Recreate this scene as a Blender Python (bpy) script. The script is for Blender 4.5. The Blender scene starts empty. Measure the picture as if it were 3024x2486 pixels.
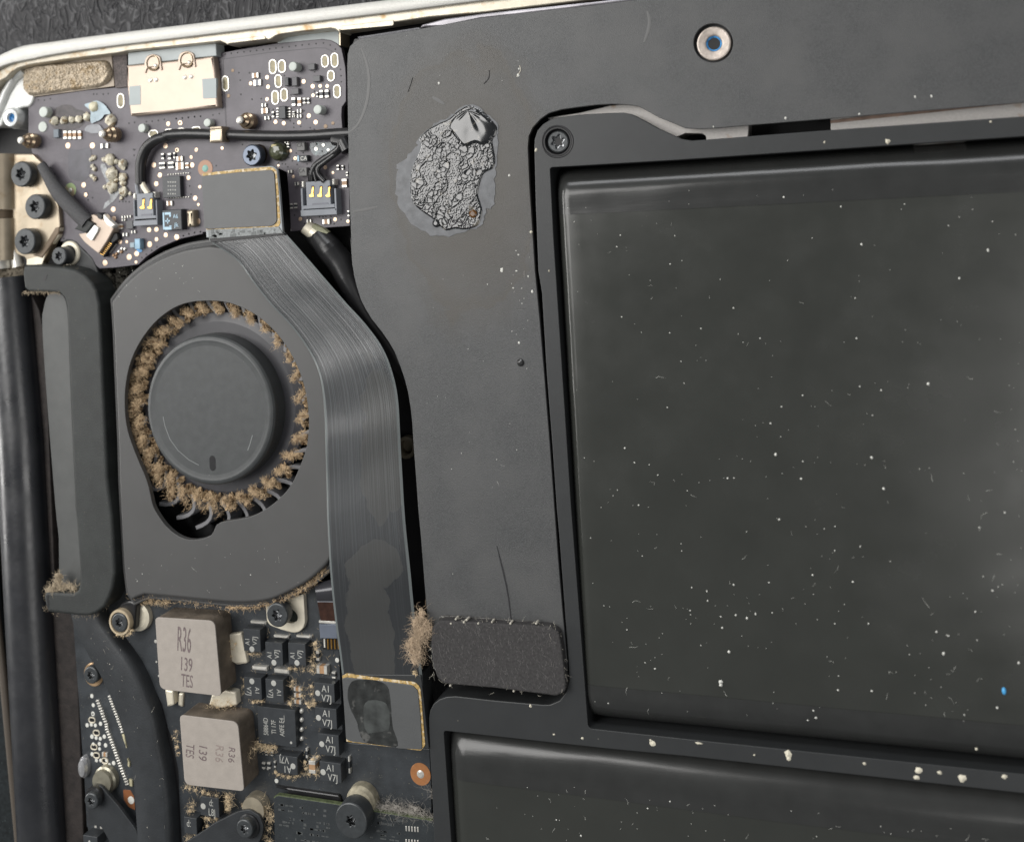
import bpy, math, random
from mathutils import Vector, Matrix, noise
from mathutils.geometry import tessellate_polygon
from math import sin, cos, pi, radians, sqrt, atan2
S = bpy.context.scene; COL = S.collection
random.seed(7); R = random.random; U = random.uniform

# ------------------------------------------------------------ camera
# photograph geometry, in pixels of the 3024 x 2486 photograph (1 scene unit = 1 cm)
F, CX, CY, H = 3030.0, 1512.0, 470.0, 14.0
XW = Vector((9412, -650, -3030)).normalized()      # laptop X axis in camera space (x right, y down, z forward)
ZW = -Vector((982, 100, 3030)); ZW = (ZW - XW * ZW.dot(XW)).normalized()
YW = ZW.cross(XW)
M3 = Matrix((XW, YW, ZW))                          # camera space -> world
CAM = Vector((0, 0, H))
cd = bpy.data.cameras.new('camera'); cam = bpy.data.objects.new('camera', cd); COL.objects.link(cam)
cam.matrix_world = Matrix.Translation(CAM) @ (M3 @ Matrix(((1, 0, 0), (0, -1, 0), (0, 0, -1)))).to_4x4()
cd.sensor_width = 36; cd.lens = F / 3024 * 36; cd.shift_y = -(1243 - CY) / 3024
cd.clip_start = .1; cd.clip_end = 500
cd.dof.use_dof = True; cd.dof.focus_distance = 14.9; cd.dof.aperture_fstop = .26
S.camera = cam
# ------------------------------------------------------------ light: a soft window side and dim room
W = bpy.data.worlds.new('World'); S.world = W; W.use_nodes = True
bg = W.node_tree.nodes['Background']; bg.inputs[0].default_value = (.93, .96, 1, 1); bg.inputs[1].default_value = .16
def area(name, loc, tgt, sx, sy, e, col):
    l = bpy.data.lights.new(name, 'AREA'); l.shape = 'RECTANGLE'; l.size = sx; l.size_y = sy; l.energy = e; l.color = col
    o = bpy.data.objects.new(name, l); COL.objects.link(o); o.location = loc
    o.rotation_euler = (Vector(tgt) - Vector(loc)).to_track_quat('-Z', 'Y').to_euler()
area('window_light', (-25, 10, 34), (-6, -1, 0), 30, 24, 15000, (1, .98, .955))
area('right_fill_light', (15, -11, 34), (3, -5, 0), 18, 18, 2600, (1, .98, .95))  # overhead fill added at the right to brighten the battery, not a window
area('left_window_light', (-46, 2, 13), (-9, -3, 0), 34, 9, 9000, (1, .98, .95))
area('back_window_light', (-2, 46, 22), (-3, -2, 0), 40, 12, 8500, (.97, .98, 1))
S.view_settings.view_transform = 'Standard'; S.view_settings.look = 'None'; S.view_settings.exposure = 0; S.view_settings.gamma = 1

# ------------------------------------------------------------ tracing helpers
def P(x, y, z=0.0):
    d = M3 @ Vector(((x - CX) / F, (y - CY) / F, 1)); return CAM + d * ((z - H) / d.z)
def sc(x, y, z=0.0):
    p = P(x, y, z); return sqrt((P(x + 1, y, z) - p).length * (P(x, y + 1, z) - p).length)
CR = dict(W=(0, 0, .6984), A=(0, 0, 3.472), B=(500, 0, 3.472), C=(0, 400, 3.472), D=(500, 400, 3.472), E=(200, 1750, 4.224),
          F=(650, 1700, 3.017), G=(200, 2086, 4.224), H=(650, 2086, 3.017), I=(1000, 0, 2.112), J=(2024, 0, 2.112),
          K=(1500, 1686, 2.112), L=(2024, 1686, 2.112), M=(0, 700, 2.112), N=(0, 1400, 2.112), O=(800, 700, 2.112),
          Q=(800, 1500, 2.112), R=(0, 2086, 4.224), S=(1100, 250, 3.472), T=(350, 850, 3.472), U=(350, 1250, 3.472), X=(0, 0, 1))
def k(c, *p):
    o = CR[c]; q = [(o[0] + a / o[2], o[1] + b / o[2]) for a, b in zip(p[::2], p[1::2])]
    return q
def k1(c, x, y): return k(c, x, y)[0]
def ks(c): return CR[c][2]
def fil(pts, r, n=5):
    out = []; N = len(pts); rr = r if isinstance(r, (list, tuple)) else [r] * N
    for i in range(N):
        p = Vector(pts[i]); a = Vector(pts[i - 1]) - p; b = Vector(pts[(i + 1) % N]) - p; q = rr[i]
        q = min(q, a.length * .49, b.length * .49)
        if q < .3: out.append(tuple(p)); continue
        s = p + a.normalized() * q; e = p + b.normalized() * q
        for j in range(n + 1):
            t = j / n; out.append(tuple(s * (1 - t) ** 2 + p * 2 * t * (1 - t) + e * t * t))
    return out
def cr(pts, n=5, closed=True):
    N = len(pts); out = []; g = lambda i: Vector(pts[i % N] if closed else pts[max(0, min(N - 1, i))])
    for i in range(N if closed else N - 1):
        a, b, c, d = g(i - 1), g(i), g(i + 1), g(i + 2)
        for j in range(n):
            t = j / n; out.append(tuple(.5 * (2 * b + (c - a) * t + (2 * a - 5 * b + 4 * c - d) * t * t + (3 * b - a - 3 * c + d) * t ** 3)))
    if not closed: out.append(tuple(pts[-1]))
    return out
def area2(p): return sum(p[i - 1][0] * p[i][1] - p[i][0] * p[i - 1][1] for i in range(len(p))) / 2
def offs(p, d):                                     # inward for a ccw ring
    N = len(p); out = []
    for i in range(N):
        a = Vector(p[i][:2]) - Vector(p[i - 1][:2]); b = Vector(p[(i + 1) % N][:2]) - Vector(p[i][:2])
        if a.length < 1e-7: a = b
        if b.length < 1e-7: b = a
        na = Vector((-a.y, a.x)).normalized(); nb = Vector((-b.y, b.x)).normalized()
        m = na + nb
        if m.length < .3: m = na
        else: m = m.normalized() / max(.5, m.normalized().dot(na))
        out.append((p[i][0] + m.x * d, p[i][1] + m.y * d))
    return out

# ------------------------------------------------------------ object helpers
def link(o, parent=None):
    COL.objects.link(o)
    if parent: o.parent = parent
    return o
def thing(name, label, cat, at, group=None):
    o = bpy.data.objects.new(name, None); o.location = at; o.empty_display_size = .2
    o['label'] = label; o['category'] = cat
    if group: o['group'] = group
    return link(o)
def world_loc(o):
    v = Vector(o.location)
    while o.parent: o = o.parent; v += o.location
    return v
def mk(name, vs, fs, mat, parent=None, smooth=32, kind=None, uv=None, label=None):
    off = world_loc(parent) if parent else Vector((0, 0, 0))
    me = bpy.data.meshes.new(name); me.from_pydata([tuple(Vector(v) - off) for v in vs], [], fs); me.update()
    if smooth:
        me.polygons.foreach_set('use_smooth', [True] * len(me.polygons)); me.set_sharp_from_angle(angle=radians(smooth))
    if uv:
        l = me.uv_layers.new(name='UVMap')
        for lp in me.loops: l.data[lp.index].uv = uv[lp.vertex_index]
    if mat: me.materials.append(mat)
    o = link(bpy.data.objects.new(name, me), parent)
    if kind: o['kind'] = kind
    if label: o['label'] = label
    return o
def tag(o, label, cat, group=None):
    o['label'] = label; o['category'] = cat
    if group: o['group'] = group
    return o
class MB:
    def __init__(s): s.v = []; s.f = []
    def add(s, v, f):
        b = len(s.v); s.v += [tuple(x) for x in v]; s.f += [tuple(i + b for i in q) for q in f]
    def ring_strip(s, a, b):
        n = len(a); s.add(list(a) + list(b), [(i, (i + 1) % n, n + (i + 1) % n, n + i) for i in range(n)])
    def prism(s, ring, z1, z0, bev=.008, holes=(), seg=2, hbev=None):
        """ring/holes: world xy lists.  top rounded by bev, open bottom"""
        ring = [tuple(q[:2]) for q in ring]
        if area2(ring) < 0: ring = ring[::-1]
        hs = [[tuple(q[:2]) for q in h] for h in holes]; hs = [h[::-1] if area2(h) < 0 else h for h in hs]
        prof = [(bev * (1 - cos(t * pi / 2 / seg)), bev * sin(t * pi / 2 / seg)) for t in range(seg + 1)] if bev else [(0, 0)]
        # prof: (inset, rise)
        rings = [[(x, y, z0) for x, y in ring]]
        for ins, rise in prof: rings.append([(x, y, z1 - bev + rise) for x, y in (offs(ring, ins) if ins else ring)])
        for a, b in zip(rings, rings[1:]): s.ring_strip(a, b)
        caps = [[Vector(q) for q in rings[-1]]]
        hb = bev if hbev is None else hbev
        hp = [(hb * (1 - cos(t * pi / 2 / seg)), hb * sin(t * pi / 2 / seg)) for t in range(seg + 1)] if hb else [(0, 0)]
        for h in hs:
            rr = [[(x, y, z0) for x, y in h]]
            for ins, rise in hp: rr.append([(x, y, z1 - hb + rise) for x, y in (offs(h, -ins) if ins else h)])
            for a, b in zip(rr, rr[1:]): s.ring_strip(b, a)
            caps.append([Vector(q) for q in rr[-1]][::-1])
        tr = tessellate_polygon(caps); fl = [v for c in caps for v in c]
        fs = []
        for t in tr:
            a, b, c = (fl[i] for i in t)
            fs.append(t if (b - a).cross(c - a).z > 0 else (t[0], t[2], t[1]))
        s.add(fl, fs)
    def box(s, c, sx, sy, z1, z0, rot=0, bev=.004):
        ca, sa = cos(rot), sin(rot)
        s.prism([(c[0] + x * ca - y * sa, c[1] + x * sa + y * ca) for x, y in ((-sx / 2, -sy / 2), (sx / 2, -sy / 2), (sx / 2, sy / 2), (-sx / 2, sy / 2))], z1, z0, bev, seg=1)
    def lathe(s, c, prof, n=40, close_top=True, el=1.0, rot=0):
        rs = []
        for r, z in prof: rs.append([(c[0] + r * (cos(t) * cos(rot) - el * sin(t) * sin(rot)), c[1] + r * (cos(t) * sin(rot) + el * sin(t) * cos(rot)), z) for t in [i * 2 * pi / n for i in range(n)]])
        for a, b in zip(rs, rs[1:]): s.ring_strip(a, b)
        if close_top: s.add(rs[-1], [tuple(range(n))])
    def tube(s, pts, rad, n=12, flat=1.0, cap=True):
        pts = [Vector(p) for p in pts]; rs = []
        for i, p in enumerate(pts):
            t = (pts[min(i + 1, len(pts) - 1)] - pts[max(i - 1, 0)]).normalized()
            up = Vector((0, 0, 1)); 
            if abs(t.z) > .9: up = Vector((0, 1, 0))
            a = t.cross(up).normalized(); b = a.cross(t).normalized(); r = rad[i] if isinstance(rad, (list, tuple)) else rad
            rs.append([p + a * r * cos(q) + b * r * flat * sin(q) for q in [j * 2 * pi / n for j in range(n)]])
        for a, b in zip(rs, rs[1:]): s.ring_strip(a, b)
        if cap: s.add(rs[-1], [tuple(range(n))]); s.add(rs[0], [tuple(range(n))[::-1]])
    def sheet(s, ring, z):
        v = [Vector((x, y, z)) for x, y in [q[:2] for q in ring]]; tr = tessellate_polygon([v])
        s.add(v, [t if (v[t[1]] - v[t[0]]).cross(v[t[2]] - v[t[0]]).z > 0 else (t[0], t[2], t[1]) for t in tr])
    def build(s, name, mat, parent=None, **kw): return mk(name, s.v, s.f, mat, parent, **kw)
def wp(pts, z): return [tuple(P(x, y, z)[:2]) for x, y in pts]
def prism(name, pts, z1, z0, mat, parent=None, bev=.008, holes=(), seg=2, hbev=None, **kw):
    m = MB(); m.prism(wp(pts, z1), z1, z0, bev, [wp(h, z1) for h in holes], seg, hbev); return m.build(name, mat, parent, **kw)
def circ(c, x, y, r, z, n=32, el=1.0):
    """world circle round crop pixel x,y ; r in crop pixels"""
    q = k1(c, x, y); w = P(q[0], q[1], z); rr = r / ks(c) * sc(q[0], q[1], z)
    return w, rr
def lathe(name, c, x, y, prof, z, mat, parent=None, n=32, el=1.0, rot=0, **kw):
    w, s1 = circ(c, x, y, 1, z); m = MB(); m.lathe(w, [(r * s1, h) for r, h in prof], n, el=el, rot=rot); return m.build(name, mat, parent, **kw)

# ------------------------------------------------------------ materials
def mat(name, rgb, rough=.5, metal=0, var=0, vs=3, bump=0, bs=60, spec=.5, specks=None, coat=0, rv=0, alpha=None, blotch=None, aniso=None, uvnode=False):
    m = bpy.data.materials.new(name); m.use_nodes = True; nt = m.node_tree; N = nt.nodes; L = nt.links.new
    b = N['Principled BSDF']; b.inputs['Roughness'].default_value = rough; b.inputs['Metallic'].default_value = metal
    b.inputs['Specular IOR Level'].default_value = spec; b.inputs['Coat Weight'].default_value = coat; b.inputs['Coat Roughness'].default_value = .15
    c4 = (*rgb, 1); b.inputs['Base Color'].default_value = c4
    geo = N.new('ShaderNodeNewGeometry'); src = geo.outputs['Position']
    def nz(scale, det=3, stretch=None, dist=0):
        n = N.new('ShaderNodeTexNoise'); n.inputs['Scale'].default_value = scale; n.inputs['Detail'].default_value = det; n.inputs['Distortion'].default_value = dist
        if stretch:
            mp = N.new('ShaderNodeMapping'); mp.inputs['Scale'].default_value = stretch; L(src, mp.inputs[0]); L(mp.outputs[0], n.inputs['Vector'])
        else: L(src, n.inputs['Vector'])
        return n.outputs[0]
    col = None
    if var:
        mx = N.new('ShaderNodeMix'); mx.data_type = 'RGBA'
        mx.inputs[6].default_value = (*[c * (1 - var) for c in rgb], 1); mx.inputs[7].default_value = (*[min(1, c * (1 + var)) for c in rgb], 1)
        rp = N.new('ShaderNodeMapRange'); rp.inputs[1].default_value = .3; rp.inputs[2].default_value = .7
        L(nz(vs, 5), rp.inputs[0]); L(rp.outputs[0], mx.inputs[0]); col = mx.outputs[2]
    if blotch:                                       # a worn / stained patch colour: (rgb, scale, lo, hi)
        mx = N.new('ShaderNodeMix'); mx.data_type = 'RGBA'
        if col: L(col, mx.inputs[6])
        else: mx.inputs[6].default_value = c4
        mx.inputs[7].default_value = (*blotch[0], 1); rp = N.new('ShaderNodeMapRange'); rp.inputs[1].default_value = blotch[2]; rp.inputs[2].default_value = blotch[3]
        L(nz(blotch[1], 6), rp.inputs[0]); L(rp.outputs[0], mx.inputs[0]); col = mx.outputs[2]
    if specks:                                       # fine lint and dust grains: (rgb, scale, threshold)
        v = N.new('ShaderNodeTexVoronoi'); v.inputs['Scale'].default_value = specks[1]; L(src, v.inputs['Vector'])
        n2 = nz(specks[1] * .37, 2)
        ad = N.new('ShaderNodeMath'); ad.operation = 'ADD'; L(v.outputs['Distance'], ad.inputs[0]); 
        ml = N.new('ShaderNodeMath'); ml.operation = 'MULTIPLY'; ml.inputs[1].default_value = .8; L(n2, ml.inputs[0]); L(ml.outputs[0], ad.inputs[1])
        rp = N.new('ShaderNodeMapRange'); rp.inputs[1].default_value = specks[2]; rp.inputs[2].default_value = specks[2] + .05; rp.inputs[3].default_value = 1; rp.inputs[4].default_value = 0
        L(ad.outputs[0], rp.inputs[0]); mx = N.new('ShaderNodeMix'); mx.data_type = 'RGBA'
        if col: L(col, mx.inputs[6])
        else: mx.inputs[6].default_value = c4
        mx.inputs[7].default_value = (*specks[0], 1); L(rp.outputs[0], mx.inputs[0]); col = mx.outputs[2]
    if col: L(col, b.inputs['Base Color'])
    if rv:
        rp = N.new('ShaderNodeMapRange'); rp.inputs[3].default_value = max(.05, rough - rv); rp.inputs[4].default_value = min(1, rough + rv); rp.inputs[1].default_value = .3; rp.inputs[2].default_value = .7
        L(nz(2.2, 4), rp.inputs[0]); L(rp.outputs[0], b.inputs['Roughness'])
    if bump:
        bp = N.new('ShaderNodeBump'); bp.inputs['Strength'].default_value = bump; bp.inputs['Distance'].default_value = .01
        L(nz(bs, 3, aniso), bp.inputs['Height']); L(bp.outputs[0], b.inputs['Normal'])
    return m
G = lambda v: (v, v, v)
LINT = (.5, .47, .4)
m_rim = mat('brushed_silver_rim', (.51, .505, .475), .42, .3, var=.05, vs=40, bump=.3, bs=160)
m_ledge = mat('stained_ledge', (.46, .42, .34), .34, .4, var=.12, vs=6, blotch=((.30, .19, .08), 5, .56, .72))
m_floor = mat('case_floor_black', (.006, .006, .007), .6, 0, bump=.3, bs=30)
m_white = mat('pale_inner_wall', (.66, .67, .65), .3, .2, var=.08, vs=4)
m_pcb = mat('purple_grey_board', (.098, .088, .102), .42, 0, var=.12, vs=5, bump=.25, bs=22, specks=((.2, .19, .2), 38, .33))
m_pcb2 = mat('dark_slate_board', (.040, .045, .050), .42, 0, var=.25, vs=4, bump=.3, bs=30, specks=((.25, .23, .17), 34, .40))
m_fan = mat('grey_plastic_housing', (.068, .068, .067), .45, 0, var=.05, vs=2, bump=.12, bs=120, specks=((.24, .23, .2), 22, .27))
m_hub = mat('hub_plastic', (.050, .054, .055), .45, 0, var=.12, vs=7, bump=.12, bs=90, specks=((.22, .22, .2), 16, .27))
m_rub = mat('rubber', (.019, .022, .021), .62, 0, var=.2, vs=4, bump=.4, bs=50, specks=((.16, .15, .12), 40, .38))
m_plate = mat('matte_grey_sheet', (.064, .066, .067), .42, 0, var=.20, vs=48, bump=.5, bs=80, blotch=((.080, .081, .081), 1.6, .40, .68))
m_bez = mat('black_frame_plastic', (.028, .030, .031), .45, 0, var=.06, vs=4, bump=.15, bs=140)
m_cell = mat('cell_wrapper', (.036, .038, .034), .24, 0, var=.06, vs=1.2, bump=.1, bs=1.2, rv=.05)
m_tape = mat('cell_tape', (.032, .033, .032), .22, 0, var=.1, vs=3, bump=.35, bs=2.5, aniso=(.35, 3, 1))
m_black = mat('black_void', (.005, .005, .006), .5)
m_chip = mat('chip_epoxy', (.036, .040, .044), .42, 0, var=.12, vs=9, bump=.15, bs=120, specks=((.2, .19, .16), 45, .30))
m_lead = mat('tinned_metal', (.74, .72, .66), .32, .5, var=.15, vs=12)
m_gold = mat('gold_contact', (.72, .42, .11), .28, .9, var=.15, vs=14)
m_olive = mat('olive_solder', (.15, .13, .075), .3, .3, var=.3, vs=12)
m_copper = mat('copper_ring', (.50, .22, .09), .4, .4, var=.1, vs=14)
m_pad = mat('gold_pad', (.80, .60, .44), .35, .5, var=.15, vs=14)
m_tan = mat('capacitor_tan', (.40, .24, .13), .4, 0, var=.12, vs=14)
m_cream = mat('cream_metal', (.78, .72, .58), .4, .25, var=.08, vs=9, specks=((.3, .24, .15), 30, .30))
m_nick = mat('warm_nickel', (.40, .34, .255), .34, .65, var=.2, vs=2.5, blotch=((.26, .18, .10), 3.5, .56, .74))
m_shield = mat('peach_shield', (.46, .375, .305), .4, .4, var=.04, vs=5)
m_gpl = mat('grey_port_plastic', (.40, .44, .44), .45, 0, var=.05, vs=6)
m_post = mat('nylon_post', (.50, .54, .50), .4, 0, var=.05)
m_ind = mat('inductor_face', (.345, .31, .275), .6, 0, var=.06, vs=8, bump=.3, bs=60, specks=((.62, .56, .48), 30, .26))
m_inds = mat('inductor_side', (.13, .105, .08), .7, 0, var=.35, vs=5, bump=.5, bs=24)
m_ink = mat('marking_ink', (.15, .115, .115), .6, 0, var=.35, vs=25)
m_scr = mat('black_oxide', (.052, .057, .06), .36, .2, var=.15, vs=14, bump=.1, bs=80)
m_sock = mat('screw_socket', (.16, .165, .17), .25, .9, var=.5, vs=30)
m_conn = mat('connector_plastic', (.22, .235, .26), .5, 0, var=.06, vs=10)
m_dust = mat('brown_dust', (.50, .37, .23), .95, 0, var=.4, vs=13, spec=.1, blotch=((.16, .10, .055), 15, .53, .62))
m_dust2 = mat('pale_lint', (.52, .49, .42), .95, 0, var=.2, vs=9, spec=.1)
m_wht = mat('white_fleck', (.68, .68, .63), .7)
m_cable = mat('black_cable_jacket', (.018, .018, .019), .3, 0, var=.2, vs=6, bump=.1, bs=25)
m_tapeblk = mat('woven_tape', (.085, .068, .064), .6, 0, var=.5, vs=30, bump=1, bs=50)
m_blue = mat('thread_lock_blue', (.07, .28, .58), .3, 0, var=.5, vs=20)
m_pipe = mat('black_heat_pipe', (.024, .027, .030), .5, 0, var=.2, vs=4, bump=.3, bs=40, specks=((.3, .3, .28), 30, .30))
m_print = mat('pale_print', (.42, .42, .39), .6)
m_bl = mat('light_blue_paint', (.42, .60, .72), .5)
m_tube = mat('hinge_cover_black', (.014, .015, .018), .33, 0, spec=.9, var=.15, vs=3, bump=.2, bs=12, rv=.08)
m_wall = mat('brown_dusty_wall', (.024, .019, .017), .7, 0, var=.4, vs=8, bump=.5, bs=30)

# ------------------------------------------------------------ small builders
def screw(c, x, y, r, z, hh, label, m=m_scr, tor=.41, collar=None, group='torx screws of the laptop', rot=.3, name='torx_screw', dome=.0):
    w, rr = circ(c, x, y, r, z); t = thing(name, label, 'screw', (w.x, w.y, z - hh), group)
    n = 60; m1 = MB(); m2 = MB(); e = min(.02, hh * .4)
    o = lambda R_, zz: [(w.x + R_ * cos(a), w.y + R_ * sin(a), zz) for a in [i * 2 * pi / n for i in range(n)]]
    st = lambda q, zz: [(w.x + q * rr * tor * (1 + .2 * cos(6 * (a - rot))) * cos(a), w.y + q * rr * tor * (1 + .2 * cos(6 * (a - rot))) * sin(a), zz) for a in [i * 2 * pi / n for i in range(n)]]
    rings = [o(rr * .98, z - hh), o(rr, z - hh + e), o(rr, z - e), o(rr - e * .35, z - e * .35), o(rr - e, z), o(rr * .72, z + dome * .6), st(1.12, z + dome), st(1, z - .006)]
    for a, b in zip(rings, rings[1:]): m1.ring_strip(a, b)
    m1.build('head', m, t, smooth=40)
    d = min(hh * .75, rr * .5); rs = [st(1, z - .006), st(.94, z - d * .8), st(.4, z - d)]
    for a, b in zip(rs, rs[1:]): m2.ring_strip(a, b)
    m2.add(rs[-1], [tuple(range(n))]); m2.build('socket', m_sock, t, smooth=30)
    return t, w, rr
TXT = {}
def text(s, c, x, y, hpx, z, rot, m, parent, sx=1.0, name='lettering'):
    """lettering mesh, centred on crop pixel; hpx = cap height in crop pixels"""
    if s not in TXT:
        cu = bpy.data.curves.new('lettering', 'FONT'); cu.body = s; cu.align_x = 'CENTER'; cu.align_y = 'CENTER'; cu.resolution_u = 3
        o = bpy.data.objects.new('tmp', cu); COL.objects.link(o); bpy.context.view_layer.update()
        me = bpy.data.meshes.new_from_object(o.evaluated_get(bpy.context.evaluated_depsgraph_get())); bpy.data.objects.remove(o); TXT[s] = me
    w, r = circ(c, x, y, hpx, z); me = TXT[s].copy(); me.materials.clear(); me.materials.append(m); me.name = 'lettering'
    o = link(bpy.data.objects.new(name, me), parent); q = r / .7
    o.location = Vector((w.x, w.y, z + .0025)) - world_loc(parent); o.scale = (q * sx, q, 1); o.rotation_euler = (0, 0, rot)
    return o
def chip(parent, c, x0, y0, x1, y1, z1, z0, m=m_chip, name='chip', bev=.006, rot=None):
    """rectangular body, top face given by two crop-pixel corners, square to the laptop"""
    a = P(*k1(c, x0, y0), z1); b = P(*k1(c, x1, y1), z1); mb = MB()
    mb.box(((a.x + b.x) / 2, (a.y + b.y) / 2), abs(b.x - a.x), abs(b.y - a.y), z1, z0, 0, bev); return mb.build(name, m, parent)
def cap(parent, c, x, y, w, h, z0, kind='t', hh=.035):
    z1 = z0 + hh; a = P(*k1(c, x - w / 2, y - h / 2), z1); b = P(*k1(c, x + w / 2, y + h / 2), z1)
    cx, cy = (a.x + b.x) / 2, (a.y + b.y) / 2; sx, sy = abs(b.x - a.x), abs(b.y - a.y)
    o = MB(); o.box((cx, cy), sx * (.96 if w < h else .9), sy * (.9 if w < h else .96), z1 - .002, z0, 0, .003)
    body = o.build('capacitor', {'t': m_tan, 'w': m_chip, 'g': m_conn}[kind], parent, smooth=0)
    f = .3
    for s in (-1, 1):
        e = MB()
        if w >= h: e.box((cx + s * sx * (1 - f) / 2, cy), sx * f, sy, z1, z0, 0, .004)
        else: e.box((cx, cy + s * sy * (1 - f) / 2), sx, sy * f, z1, z0, 0, .004)
        e.build('end_cap', m_lead, body)
    return body
def ringpad(parent, c, x, y, w, h, z, m=m_lead, hole=None, name='oval_pad'):
    q, s1 = circ(c, x, y, 1, z); a, b = w / 2 * s1 * 1.08, h / 2 * s1; mb = MB(); n = 24
    st = lambda f, zz: [(q.x + (a * f) * cos(t), q.y + max(0, b - a) * (1 if sin(t) > 0 else -1) * 1.0 + a * f * sin(t), zz) for t in [(i + .5) * 2 * pi / n for i in range(n)]]
    if b < a: st = lambda f, zz: [(q.x + (a - b) * (1 if cos(t) > 0 else -1) + b * f * cos(t), q.y + b * f * sin(t), zz) for t in [(i + .5) * 2 * pi / n for i in range(n)]]
    rs = [st(1, z), st(.92, z + .012), st(.72, z + .012), st(.58, z + .004)]
    for u, v in zip(rs, rs[1:]): mb.ring_strip(u, v)
    o = mb.build(name, m, parent); h2 = MB(); h2.add(st(.585, z + .0045), [tuple(range(n))]); h2.build('hole', hole or m_olive, o); return o
def dotpads(parent, c, lst, z, m=m_pad, name='pad', ring=False):
    for x, y, r in lst:
        w, rr = circ(c, x, y, r, z); mb = MB(); mb.lathe(w, [(rr, z), (rr * .9, z + .005), (rr * .5, z + .006)], 14); mb.build(name, m, parent)
def dots(name, c, lst, z, m, parent, r0=5, hh=.003):
    mb = MB()
    for q in lst:
        x, y = q[:2]; r = q[2] if len(q) > 2 else r0; w, rr = circ(c, x, y, r, z); mb.lathe(w, [(rr, z + .001), (rr * .9, z + hh)], 8)
    return mb.build(name, m, parent, kind='stuff')
def fibers(mb, cen, n, spread, ln, wd, zj=.3, curl=1.0, dirb=None):
    """n little curved fibres round a centre"""
    for _ in range(n):
        p = Vector(cen) + Vector((random.gauss(0, spread[0]), random.gauss(0, spread[1]), random.gauss(0, spread[2])))
        a = U(0, 2 * pi) if dirb is None else dirb + random.gauss(0, .5)
        d = Vector((cos(a), sin(a), U(-zj, zj))); L_ = ln * U(.4, 1.3); w = wd * U(.6, 1.3); pts = []
        for j in range(4):
            pts.append(p.copy()); a2 = U(-.7, .7) * curl; d = Vector((d.x * cos(a2) - d.y * sin(a2), d.x * sin(a2) + d.y * cos(a2), d.z + U(-.3, .3) * zj)).normalized(); p = p + d * L_ / 3
        vs = []
        for j, q in enumerate(pts):
            t = (pts[min(3, j + 1)] - pts[max(0, j - 1)]).normalized(); s = t.cross(Vector((0, 0, 1)))
            s = s.normalized() * w * (1 - .25 * j) / 2; vs += [q - s, q + s]
        mb.add(vs, [(0, 1, 3, 2), (2, 3, 5, 4), (4, 5, 7, 6)])
def flecks(mb, c, poly_or_box, n, z, r=(.004, .014), fib=.25, zf=None):
    x0, y0, x1, y1 = poly_or_box
    for _ in range(n):
        q = k1(c, U(x0, x1), U(y0, y1)); w = P(q[0], q[1], z); zz = zf(w) if zf else z
        if zz is None: continue
        rr = r[0] + (r[1] - r[0]) * R() ** 4; s = (w.x, w.y, zz)
        if noise.noise(Vector((w.x * .9, w.y * .9, 3))) < -.12 and R() < .7: continue
        if R() < fib: fibers(mb, (s[0], s[1], zz + .004), 1, (0, 0, 0), U(.03, .12), .0027, 0.02, 1.1)
        else:
            a0 = U(0, 6.28); el = U(.5, 1); m = 6
            base = [(s[0] + rr * cos(a) * cos(a0) - el * rr * sin(a) * sin(a0), s[1] + rr * cos(a) * sin(a0) + el * rr * sin(a) * cos(a0), zz + .0005) for a in [i * 2 * pi / m for i in range(m)]]
            top = (s[0], s[1], zz + rr * .7); mb.add(base + [top], [(i, (i + 1) % m, m) for i in range(m)])
# ============================================================ SETTING
def pos_sheet(name, x0, y0, x1, y1, z, m, kind='structure'):
    return mk(name, [(x0, y0, z), (x1, y0, z), (x1, y1, z), (x0, y1, z)], [(0, 1, 2, 3)], m, None, smooth=0, kind=kind)
m_table = mat('grained_black_leatherette', (.055, .055, .058), .5, 0, spec=.2)
nt = m_table.node_tree; N_ = nt.nodes; L_ = nt.links.new
gp = N_.new('ShaderNodeNewGeometry'); mp = N_.new('ShaderNodeMapping'); mp.inputs['Scale'].default_value = (1.25, .62, 1); L_(gp.outputs['Position'], mp.inputs[0])
v1 = N_.new('ShaderNodeTexNoise'); v1.inputs['Scale'].default_value = 3.4; v1.inputs['Detail'].default_value = 2; v1.inputs['Distortion'].default_value = 1.6; L_(mp.outputs[0], v1.inputs['Vector'])
ab = N_.new('ShaderNodeMath'); ab.operation = 'SUBTRACT'; ab.inputs[1].default_value = .5; L_(v1.outputs[0], ab.inputs[0])
a2 = N_.new('ShaderNodeMath'); a2.operation = 'ABSOLUTE'; L_(ab.outputs[0], a2.inputs[0])
bp = N_.new('ShaderNodeBump'); bp.inputs['Strength'].default_value = 1; bp.inputs['Distance'].default_value = .12; bp.invert = True; mxt = N_.new('ShaderNodeMix'); mxt.data_type = 'RGBA'; mxt.inputs[6].default_value = (.10, .10, .104, 1); mxt.inputs[7].default_value = (.026, .026, .028, 1); rt = N_.new('ShaderNodeMapRange'); rt.inputs[1].default_value = 0; rt.inputs[2].default_value = .035; L_(a2.outputs[0], rt.inputs[0]); L_(rt.outputs[0], mxt.inputs[0]); L_(mxt.outputs[2], N_['Principled BSDF'].inputs['Base Color']); L_(a2.outputs[0], bp.inputs['Height']); L_(bp.outputs[0], N_['Principled BSDF'].inputs['Normal'])
pos_sheet('table_surface', -40, -30, 25, 30, -1.2, m_table)

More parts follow.
